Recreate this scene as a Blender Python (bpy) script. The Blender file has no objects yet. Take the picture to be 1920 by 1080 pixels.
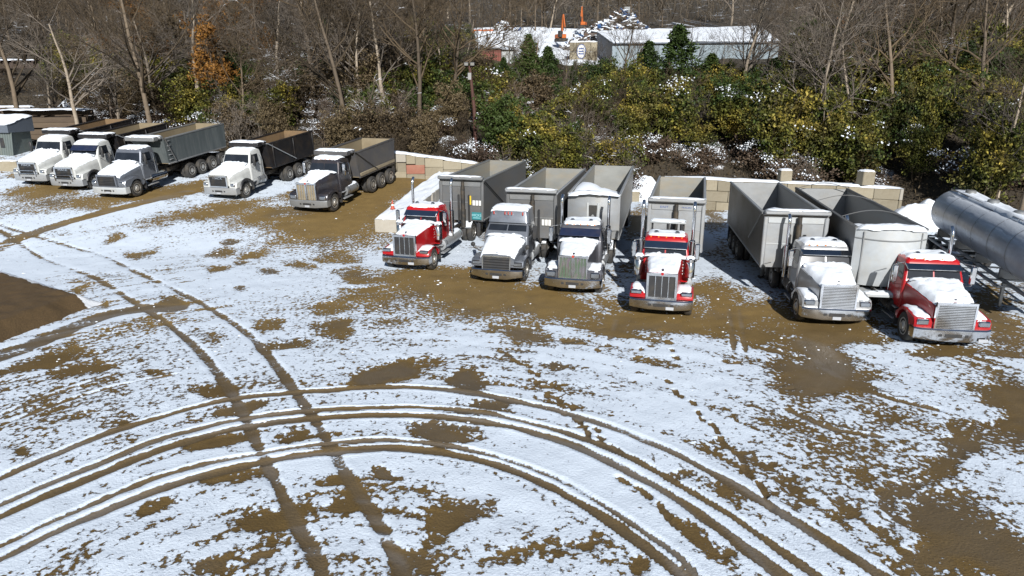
import bpy, math, random
import numpy as np
from mathutils import Vector, Matrix
R = math.radians
scene = bpy.context.scene
col = scene.collection
# ------------------------------------------------------------------ camera, sky, sun, exposure
cam_d = bpy.data.cameras.new('camera'); cam = bpy.data.objects.new('camera', cam_d); col.objects.link(cam)
cam.location = (0, 0, 9.0)
cam.rotation_euler = (R(90 - 16.64), 0, 0)
cam_d.sensor_width = 36; cam_d.lens = 36 * 1320 / 1920
cam_d.clip_start = 0.1; cam_d.clip_end = 3000
scene.camera = cam
SUN_EL, SUN_AZ = 28.0, 174.0          # azimuth clockwise from +Y: the sun stands behind the camera
world = bpy.data.worlds.new('World'); scene.world = world; world.use_nodes = True
wn = world.node_tree.nodes; wl = world.node_tree.links
sky = wn.new('ShaderNodeTexSky'); sky.sky_type = 'NISHITA'; sky.sun_disc = False
sky.sun_elevation = R(SUN_EL); sky.sun_rotation = R(SUN_AZ); sky.air_density = 1.0; sky.dust_density = 0.6; sky.ozone_density = 1.5
bg = wn['Background']; bg.inputs['Strength'].default_value = 0.05
wl.new(sky.outputs['Color'], bg.inputs['Color'])
sun_d = bpy.data.lights.new('sun', 'SUN'); sun = bpy.data.objects.new('sun', sun_d); col.objects.link(sun)
sun_d.energy = 5.0; sun_d.angle = R(0.53); sun_d.color = (1.0, 0.975, 0.94)
sv = Vector((math.sin(R(SUN_AZ)) * math.cos(R(SUN_EL)), math.cos(R(SUN_AZ)) * math.cos(R(SUN_EL)), math.sin(R(SUN_EL))))
sun.rotation_euler = sv.to_track_quat('Z', 'Y').to_euler()
sun.location = sv * 200
vs = scene.view_settings
vs.view_transform = 'Standard'; vs.look = 'None'; vs.gamma = 1.0; vs.use_curve_mapping = False
vs.exposure = 0.36
scene.render.engine = 'CYCLES'
cy = scene.cycles
cy.max_bounces = 5; cy.diffuse_bounces = 1; cy.glossy_bounces = 3; cy.transmission_bounces = 3; cy.transparent_max_bounces = 6
cy.use_denoising = True; cy.caustics_reflective = False; cy.caustics_refractive = False
cy.sample_clamp_indirect = 4.0
rng = np.random.default_rng(11)
random.seed(7)

# ------------------------------------------------------------------ numpy noise
def _lat(seed):
    return np.random.default_rng(seed).random((256, 256))
_L = {}
def vnoise(x, y, seed=0):
    if seed not in _L: _L[seed] = _lat(seed)
    L = _L[seed]
    x = np.asarray(x, float); y = np.asarray(y, float)
    xi = np.floor(x).astype(int); yi = np.floor(y).astype(int)
    fx = x - xi; fy = y - yi
    fx = fx * fx * (3 - 2 * fx); fy = fy * fy * (3 - 2 * fy)
    a = L[xi & 255, yi & 255]; b = L[(xi + 1) & 255, yi & 255]; c = L[xi & 255, (yi + 1) & 255]; d = L[(xi + 1) & 255, (yi + 1) & 255]
    return a * (1 - fx) * (1 - fy) + b * fx * (1 - fy) + c * (1 - fx) * fy + d * fx * fy
def fbm(x, y, seed=0, o=4):
    s = 0; a = 1; t = 0
    for k in range(o):
        s = s + a * vnoise(np.asarray(x) * 2 ** k + 17.3 * k, np.asarray(y) * 2 ** k + 9.1 * k, seed + k); t += a; a *= .5
    return s / t
def sstep(a, b, x):
    t = np.clip((np.asarray(x, float) - a) / (b - a), 0, 1)
    return t * t * (3 - 2 * t)

# ------------------------------------------------------------------ materials (procedural)
MATS = {}
def material(name):
    m = bpy.data.materials.new(name); m.use_nodes = True
    return m, m.node_tree.nodes, m.node_tree.links, m.node_tree.nodes['Principled BSDF']
def mixc(n, l, fac, a, b):
    x = n.new('ShaderNodeMix'); x.data_type = 'RGBA'
    if isinstance(fac, float): x.inputs[0].default_value = fac
    else: l.new(fac, x.inputs[0])
    for k, s in ((6, a), (7, b)):
        if isinstance(s, tuple): x.inputs[k].default_value = (*s[:3], 1)
        else: l.new(s, x.inputs[k])
    return x.outputs[2]
def ramp(n, l, src, lo, hi):
    x = n.new('ShaderNodeMapRange'); x.interpolation_type = 'SMOOTHSTEP'
    l.new(src, x.inputs[0]); x.inputs[1].default_value = lo; x.inputs[2].default_value = hi
    return x.outputs[0]
def noise(n, l, scale, detail=4, rough=.55, vec=None, dim='3D'):
    x = n.new('ShaderNodeTexNoise'); x.noise_dimensions = dim
    x.inputs['Scale'].default_value = scale; x.inputs['Detail'].default_value = detail; x.inputs['Roughness'].default_value = rough
    if vec is not None: l.new(vec, x.inputs['Vector'])
    return x.outputs['Fac']
def math_(n, l, op, a, b=None):
    x = n.new('ShaderNodeMath'); x.operation = op
    for k, s in ((0, a), (1, b)):
        if s is None: continue
        if isinstance(s, (int, float)): x.inputs[k].default_value = s
        else: l.new(s, x.inputs[k])
    return x.outputs[0]
def objcoord(n, l, scale=(1, 1, 1)):
    t = n.new('ShaderNodeTexCoord'); mp = n.new('ShaderNodeMapping'); mp.inputs['Scale'].default_value = scale
    l.new(t.outputs['Object'], mp.inputs['Vector'])
    return mp.outputs[0]
def bump(n, l, b, h, strength=.3, dist=.02):
    x = n.new('ShaderNodeBump'); x.inputs['Strength'].default_value = strength; x.inputs['Distance'].default_value = dist
    l.new(h, x.inputs['Height']); l.new(x.outputs[0], b.inputs['Normal'])
def M(key, base=(.5, .5, .5), rough=.5, metal=0., dirt=None, dirt_amt=.35, coat=0., scale=2.5, sx=(1, 1, 1), var=0., bmp=0., spec=None):
    if key in MATS: return MATS[key]
    m, n, l, b = material(key)
    c = objcoord(n, l, sx)
    nz = noise(n, l, scale, 5, .6, c)
    dark = tuple(x * (1 - .28) for x in base)
    cc = mixc(n, l, nz, dark, tuple(min(1, x * 1.12) for x in base))
    if dirt:
        nd = noise(n, l, scale * .7, 6, .7, c)
        cc = mixc(n, l, math_(n, l, 'MULTIPLY', ramp(n, l, nd, .42, .68), dirt_amt), cc, dirt)
    if var:
        oi = n.new('ShaderNodeObjectInfo')
        hs = n.new('ShaderNodeHueSaturation'); hs.inputs['Saturation'].default_value = 1.0
        l.new(math_(n, l, 'ADD', math_(n, l, 'MULTIPLY', oi.outputs['Random'], 2 * var), 1 - var), hs.inputs['Value'])
        l.new(cc, hs.inputs['Color']); cc = hs.outputs[0]
    l.new(cc, b.inputs['Base Color'])
    b.inputs['Metallic'].default_value = metal
    rr = math_(n, l, 'ADD', math_(n, l, 'MULTIPLY', nz, .18), max(.02, rough - .09)); l.new(rr, b.inputs['Roughness'])
    if coat: b.inputs['Coat Weight'].default_value = coat; b.inputs['Coat Roughness'].default_value = .06
    if spec is not None: b.inputs['Specular IOR Level'].default_value = spec
    if bmp: bump(n, l, b, noise(n, l, scale * 6, 4, .6, c), bmp, .02)
    MATS[key] = m
    return m
MUD = (.17, .115, .055)
M('red_paint', (.40, .006, .010), .32, 0, MUD, .05, .35)
M('white_paint', (.57, .585, .57), .35, 0, MUD, .05, .4)
M('silver_paint', (.22, .24, .275), .32, .55, MUD, .1, .5)
M('pale_silver', (.42, .43, .44), .32, .45, MUD, .12, .5)
M('grey_paint', (.11, .113, .13), .32, .4, MUD, .12, .5)
M('plum_paint', (.040, .038, .046), .3, .3, MUD, .18, .5)
M('black_paint', (.012, .012, .014), .42, 0, MUD, .10, .15)
M('navy_paint', (.02, .03, .07), .35, .2, MUD, .1, .4)
M('chrome', (.72, .72, .72), .14, 1.0, (.35, .31, .25), .3)
M('bright_chrome', (.85, .86, .88), .08, 1.0)
M('aluminium', (.27, .28, .285), .42, .45, (.24, .22, .185), .4, scale=1.2, sx=(1, .35, 1.6))
M('aluminium_light', (.36, .378, .395), .42, .35, (.33, .29, .22), .35, scale=1.2, sx=(1, .35, 1.6))
M('aluminium_dark', (.165, .17, .175), .45, .4, (.20, .175, .14), .4, scale=1.0, sx=(1, .5, 1.8))
M('aluminium_mud', (.17, .155, .13), .45, .35, (.085, .062, .035), .75, scale=1.0, sx=(1, .6, 1))
M('box_grey', (.085, .085, .09), .5, .2, (.16, .135, .10), .35, scale=1.5)
M('box_blue_grey', (.095, .112, .115), .5, .25, (.20, .215, .21), .5, scale=1.1, sx=(1, 2.5, .35))
M('liner_tan', (.26, .215, .14), .65, .1, (.16, .12, .07), .55, scale=1.1)
M('liner_pale', (.25, .255, .24), .45, .3, (.30, .25, .17), .5, scale=.9, sx=(1, .3, 2.2))
M('liner_rust', (.20, .13, .065), .75, 0, (.08, .06, .045), .7, scale=1.3)
M('white_shell', (.42, .445, .46), .4, 0, (.40, .36, .28), .25)
M('dust_tan', (.26, .22, .15), .7, 0, (.15, .12, .08), .5)
M('rubber', (.033, .032, .031), .75, 0, (.12, .10, .07), .5, scale=5)
M('rim_metal', (.55, .54, .51), .35, .6, (.30, .26, .20), .4, scale=4)
M('rim_hole', (.012, .012, .012), .8)
M('chassis', (.02, .02, .02), .6, 0, (.12, .09, .055), .55)
M('plastic', (.025, .026, .029), .5, 0, (.1, .08, .05), .25)
M('lamp_lens', (.30, .33, .37), .14, .7)
M('amber', (.75, .22, .02), .25)
M('orange_light', (.45, .05, .03), .35)
M('plate', (.42, .44, .47), .4)
M('sticker_yellow', (.72, .50, .03), .5)
M('sticker_white', (.75, .75, .72), .5)
M('teal_sign', (.03, .20, .22), .45)
M('teal_light', (.35, .62, .66), .5)
M('sign_blue', (.05, .10, .30), .5)
M('concrete', (.285, .25, .18), .85, 0, (.16, .125, .075), .6, scale=1.3, var=.18, bmp=.25)
M('concrete_red', (.30, .125, .085), .85, 0, (.30, .22, .15), .4, scale=1.6, bmp=.25)
M('concrete_grey', (.36, .335, .285), .85, 0, (.26, .22, .17), .5, scale=1.4, var=.12, bmp=.25)
M('timber', (.10, .072, .046), .85, 0, (.06, .04, .028), .6, scale=1.6, sx=(.4, 2, 2), var=.35, bmp=.3)
M('timber_dark', (.05, .036, .03), .85, 0, (.1, .07, .045), .4, scale=2, bmp=.3)
M('rust_pole', (.085, .036, .026), .8, 0, (.04, .02, .015), .6)
M('shed_metal', (.11, .135, .13), .55, .2, (.16, .16, .12), .4, scale=1.2, sx=(3, 1, .4))
M('siding_blue', (.27, .33, .37), .5, .15, (.28, .31, .31), .4, scale=.5, sx=(3, 1, .25))
M('siding_dark', (.115, .135, .165), .55, .15, (.08, .09, .1), .4, scale=.5)
M('red_siding', (.19, .05, .033), .6, 0, (.10, .04, .03), .5, scale=1)
M('orange_steel', (.56, .135, .025), .5, 0, (.2, .08, .03), .5)
M('blue_steel', (.03, .10, .26), .5, 0, (.1, .1, .12), .4)
M('scrap_a', (.20, .19, .18), .6, .4, (.14, .07, .04), .6, var=.4)
M('scrap_b', (.11, .07, .05), .75, .1, (.05, .03, .02), .6)
M('cone_orange', (.45, .085, .05), .6)
M('guard_steel', (.32, .33, .34), .45, .6)
# glass: dark cab interior behind a glossy pane
def mk_glass():
    m, n, l, b = material('glass')
    nz = noise(n, l, 1.3, 3, .5, objcoord(n, l))
    l.new(mixc(n, l, nz, (.006, .008, .011), (.028, .033, .042)), b.inputs['Base Color'])
    b.inputs['Roughness'].default_value = .06; b.inputs['Specular IOR Level'].default_value = .6
    MATS['glass'] = m
mk_glass()
def mk_snow(key, base, tint):
    m, n, l, b = material(key)
    c = objcoord(n, l)
    nz = noise(n, l, 6.0, 6, .65, c)
    l.new(mixc(n, l, nz, tint, base), b.inputs['Base Color'])
    b.inputs['Roughness'].default_value = .65; b.inputs['Specular IOR Level'].default_value = .25
    bump(n, l, b, noise(n, l, 14, 5, .65, c), .35, .03)
    MATS[key] = m
mk_snow('snow', (.84, .885, .93), (.74, .79, .86))
mk_snow('snow_thin', (.74, .78, .82), (.52, .56, .62))
def mk_reflection():  # green and purple reflections painted into the grille backing colour
    m, n, l, b = material('grille_mesh')
    c = objcoord(n, l, (1.5, 1, .6))
    nz = noise(n, l, 2.2, 2, .5, c)
    cr = n.new('ShaderNodeValToRGB'); e = cr.color_ramp.elements
    e[0].position = .36; e[0].color = (.20, .19, .21, 1); e[1].position = .68; e[1].color = (.19, .09, .23, 1)
    k = cr.color_ramp.elements.new(.46); k.color = (.13, .20, .13, 1); k = cr.color_ramp.elements.new(.57); k.color = (.24, .22, .22, 1)
    l.new(nz, cr.inputs[0]); l.new(cr.outputs[0], b.inputs['Base Color'])
    b.inputs['Metallic'].default_value = .6; b.inputs['Roughness'].default_value = .35
    MATS['grille_mesh'] = m
mk_reflection()

# ------------------------------------------------------------------ mesh builder
def V(*a): return Vector(a)
class MB:
    def __init__(s): s.v = []; s.f = []; s.m = []
    def add(s, vs, fs, mi=0):
        o = len(s.v); s.v.extend([tuple(p) for p in vs]); s.f.extend([tuple(i + o for i in q) for q in fs]); s.m.extend([mi] * len(fs)); return s
    def box(s, x0, x1, y0, y1, z0, z1, b=.012, mi=0, mtx=None):
        b = min(b, (x1 - x0) * .45, (y1 - y0) * .45, (z1 - z0) * .45)
        vs = []; idx = {}
        X = (x0, x1); Y = (y0, y1); Z = (z0, z1)
        for i in (0, 1):
            for j in (0, 1):
                for k in (0, 1):
                    sx, sy, sz = (b if i == 0 else -b), (b if j == 0 else -b), (b if k == 0 else -b)
                    for a, p in enumerate(((X[i], Y[j] + sy, Z[k] + sz), (X[i] + sx, Y[j], Z[k] + sz), (X[i] + sx, Y[j] + sy, Z[k]))):
                        idx[(i, j, k, a)] = len(vs); vs.append(p)
        g = lambda *q: idx[q]
        fs = [(g(0,0,0,0), g(0,0,1,0), g(0,1,1,0), g(0,1,0,0)), (g(1,0,0,0), g(1,1,0,0), g(1,1,1,0), g(1,0,1,0)),
              (g(0,0,0,1), g(1,0,0,1), g(1,0,1,1), g(0,0,1,1)), (g(0,1,0,1), g(0,1,1,1), g(1,1,1,1), g(1,1,0,1)),
              (g(0,0,0,2), g(0,1,0,2), g(1,1,0,2), g(1,0,0,2)), (g(0,0,1,2), g(1,0,1,2), g(1,1,1,2), g(0,1,1,2))]
        for j in (0, 1):
            for k in (0, 1):
                q = (g(0,j,k,1), g(1,j,k,1), g(1,j,k,2), g(0,j,k,2)); fs.append(q if j == k else q[::-1])
        for i in (0, 1):
            for k in (0, 1):
                q = (g(i,0,k,0), g(i,1,k,0), g(i,1,k,2), g(i,0,k,2)); fs.append(q[::-1] if i == k else q)
        for i in (0, 1):
            for j in (0, 1):
                q = (g(i,j,0,0), g(i,j,1,0), g(i,j,1,1), g(i,j,0,1)); fs.append(q if i == j else q[::-1])
        for i in (0, 1):
            for j in (0, 1):
                for k in (0, 1):
                    q = (g(i,j,k,0), g(i,j,k,1), g(i,j,k,2)); fs.append(q if (i + j + k) % 2 else q[::-1])
        if mtx is not None: vs = [tuple(mtx @ Vector(p)) for p in vs]
        return s.add(vs, fs, mi)
    def tube(s, pts, r, n=8, mi=0, cap=True):
        pts = [Vector(p) for p in pts]; N = len(pts)
        rs = r if isinstance(r, (list, tuple)) else [r] * N
        vs = []; up = None
        for i, p in enumerate(pts):
            d = (pts[min(i + 1, N - 1)] - pts[max(i - 1, 0)]).normalized()
            if up is None: up = d.orthogonal().normalized()
            up = (up - d * up.dot(d))
            up = up.normalized() if up.length > 1e-6 else d.orthogonal().normalized()
            w = d.cross(up)
            for k in range(n):
                a = 2 * math.pi * k / n
                vs.append(p + (up * math.cos(a) + w * math.sin(a)) * rs[i])
        fs = [(i * n + k, i * n + (k + 1) % n, (i + 1) * n + (k + 1) % n, (i + 1) * n + k) for i in range(N - 1) for k in range(n)]
        if cap: fs += [tuple(range(n))[::-1], tuple((N - 1) * n + k for k in range(n))]
        return s.add(vs, fs, mi)
    def loft(s, secs, mi=0, closed=True, cap=True):
        n = len(secs[0]); vs = [p for q in secs for p in q]
        fs = [(i * n + k, i * n + (k + 1) % n, (i + 1) * n + (k + 1) % n, (i + 1) * n + k) for i in range(len(secs) - 1) for k in range(n if closed else n - 1)]
        if cap and closed: fs += [tuple(range(n))[::-1], tuple((len(secs) - 1) * n + k for k in range(n))]
        return s.add(vs, fs, mi)
    def lathe(s, prof, n=20, axis='x', c=(0, 0, 0), mi=0, cap=True):
        secs = []
        for a_, r_ in prof:
            q = []
            for k in range(n):
                t = 2 * math.pi * k / n
                u, w = r_ * math.cos(t), r_ * math.sin(t)
                q.append({'x': (c[0] + a_, c[1] + u, c[2] + w), 'y': (c[0] + w, c[1] + a_, c[2] + u), 'z': (c[0] + u, c[1] + w, c[2] + a_)}[axis])
            secs.append(q)
        return s.loft(secs, mi, True, cap)
    def prism(s, poly, x0, x1, inset=0., mi=0):
        # polygon in (y, z), extruded along x; the x1 end is drawn in by inset for a rounded edge
        c = Vector((sum(p[0] for p in poly) / len(poly), sum(p[1] for p in poly) / len(poly)))
        A = [(x0, p[0], p[1]) for p in poly]
        if inset:
            e = .06 if x1 > x0 else -.06
            B = [(x1 - e, p[0], p[1]) for p in poly]
            C = [(x1, p[0] + (c[0] - p[0]) * inset, p[1] + (c[1] - p[1]) * inset) for p in poly]
            return s.loft([A, B, C], mi)
        return s.loft([A, [(x1, p[0], p[1]) for p in poly]], mi)
    def grid(s, P, mi=0):
        a, b = len(P), len(P[0])
        return s.add([p for q in P for p in q], [(i * b + j, (i + 1) * b + j, (i + 1) * b + j + 1, i * b + j + 1) for i in range(a - 1) for j in range(b - 1)], mi)
    def mesh(s, name, mats, smooth=True, ang=38):
        me = bpy.data.meshes.new(name); me.from_pydata(s.v, [], s.f)
        mats = mats if isinstance(mats, (list, tuple)) else [mats]
        for k in mats: me.materials.append(MATS[k] if isinstance(k, str) else k)
        if len(mats) > 1: me.polygons.foreach_set('material_index', s.m)
        import bmesh
        bm = bmesh.new(); bm.from_mesh(me); bmesh.ops.recalc_face_normals(bm, faces=bm.faces); bm.to_mesh(me); bm.free()
        if smooth:
            me.shade_smooth(); me.set_sharp_from_angle(angle=R(ang))
        return me
    def build(s, name, mats, parent=None, smooth=True, ang=38):
        return link(name, s.mesh(name, mats, smooth, ang), parent)
def link(name, data, parent=None):
    o = bpy.data.objects.new(name, data); col.objects.link(o)
    if parent is not None: o.parent = parent
    return o
def tag(o, label=None, cat=None, group=None, kind=None):
    if label: o['label'] = label
    if cat: o['category'] = cat
    if group: o['group'] = group
    if kind: o['kind'] = kind
    return o
def thing(name, label, cat, loc=(0, 0, 0), yaw=0., group=None, pitch=0.):
    o = link(name, None); o.empty_display_size = .3
    o.location = loc; o.rotation_euler = (R(pitch), 0, -R(yaw))
    return tag(o, label, cat, group)
def children(o): return [c for c in bpy.data.objects if c.parent == o]
def copy_tree(o, kids, parent=None):
    c = o.copy(); col.objects.link(c); c.parent = parent
    for ch in kids.get(o.name, ()): copy_tree(ch, kids, c)
    return c
def kidmap():
    d = {}
    for o in bpy.data.objects:
        if o.parent: d.setdefault(o.parent.name, []).append(o)
    return d
def np_mesh(name, verts, faces, mats, mi=None, smooth=False):
    verts = np.asarray(verts, np.float32); faces = np.asarray(faces, np.int32)
    me = bpy.data.meshes.new(name)
    k = faces.shape[1]
    me.vertices.add(len(verts)); me.vertices.foreach_set('co', verts.ravel())
    me.loops.add(faces.size); me.loops.foreach_set('vertex_index', faces.ravel())
    me.polygons.add(len(faces)); me.polygons.foreach_set('loop_start', np.arange(len(faces), dtype=np.int32) * k)
    for q in (mats if isinstance(mats, (list, tuple)) else [mats]): me.materials.append(MATS[q] if isinstance(q, str) else q)
    if mi is not None: me.polygons.foreach_set('material_index', np.asarray(mi, np.int32))
    if smooth: me.polygons.foreach_set('use_smooth', np.ones(len(faces), bool))
    me.update(calc_edges=True); me.validate()
    return me
SNOWSEED = [0]
def snow_sheet(fn, ns, nt, th, margin=.08, name='snow', parent=None, mat='snow', rag=.10, lump=.5):
    """a blanket of snow lying on the surface fn(s,t)->(x,y,z), s and t in 0..1; its edge is ragged and dips into the surface"""
    SNOWSEED[0] += 13; sd = SNOWSEED[0]
    P = []
    for i in range(ns + 1):
        row = []
        for j in range(nt + 1):
            s_, t_ = i / ns, j / nt
            nz = float(fbm(s_ * 5 + sd * 1.7, t_ * 5 + sd, 3, 3)) - .5
            n2 = float(fbm(s_ * 11 + sd, t_ * 11, 5, 2)) - .5
            e = min(s_, 1 - s_, t_, 1 - t_) + nz * rag
            k = max(0., min(1., e / margin)); k = 1 - (1 - k) ** 2.2
            x, y, z = fn(s_, t_)
            row.append((x, y, z + th * k * (1 + lump * n2 * 2) - .012 + (.0 if k > 0 else -.03)))
        P.append(row)
    return MB().grid(P).build(name, mat, parent, True, 80)
def text(name, body, size, loc, rot, mat, parent, depth=.008, sx=1.):
    c = bpy.data.curves.new(name, 'FONT'); c.body = body; c.size = size; c.align_x = 'CENTER'; c.align_y = 'CENTER'; c.extrude = depth
    c.materials.append(MATS[mat])
    t_ = bpy.data.objects.new('t', c); col.objects.link(t_)
    me = bpy.data.meshes.new_from_object(t_.evaluated_get(bpy.context.evaluated_depsgraph_get()))
    bpy.data.objects.remove(t_)
    o = link(name, me, parent); o.location = loc; o.rotation_euler = rot; o.scale = (sx, 1, 1)
    return o

# ------------------------------------------------------------------ terrain heights
def ground_z(x, y):
    x = np.asarray(x, float); y = np.asarray(y, float)
    t = np.clip(y - 35, 0, 27)
    ramp_ = np.where(t < 3, t * t / 6, t - 1.5)
    w = 1 - sstep(-9, 2, x)
    return .088 * ramp_ * w * (1 + .012 * np.clip(-x - 12, 0, 40))
EDGE_X = [-90, -60, -40, -20, -9, 0, 8, 14, 27, 32, 45, 60]
EDGE_Y = [78, 76, 73, 61, 57, 54, 53.2, 52.6, 52, 45, 41, 38]
def hill_z(x, y):
    x = np.asarray(x, float); y = np.asarray(y, float)
    d = y - np.interp(x, EDGE_X, EDGE_Y)
    b = 2.8 * sstep(-1, 11, d) * (d > -1) + .13 * np.clip(d - 8, 0, 42) + .16 * np.clip(d - 50, 0, 50) + .135 * np.clip(d - 100, 0, 400)
    nz = (fbm(x * .07 + 40, y * .07, 21, 3) - .5) * 2.4 * sstep(0, 12, d)
    return ground_z(x, np.minimum(y, 62)) + b + nz
def G0(x, y): return float(ground_z(x, y))
def H0(x, y): return float(hill_z(x, y))

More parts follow.
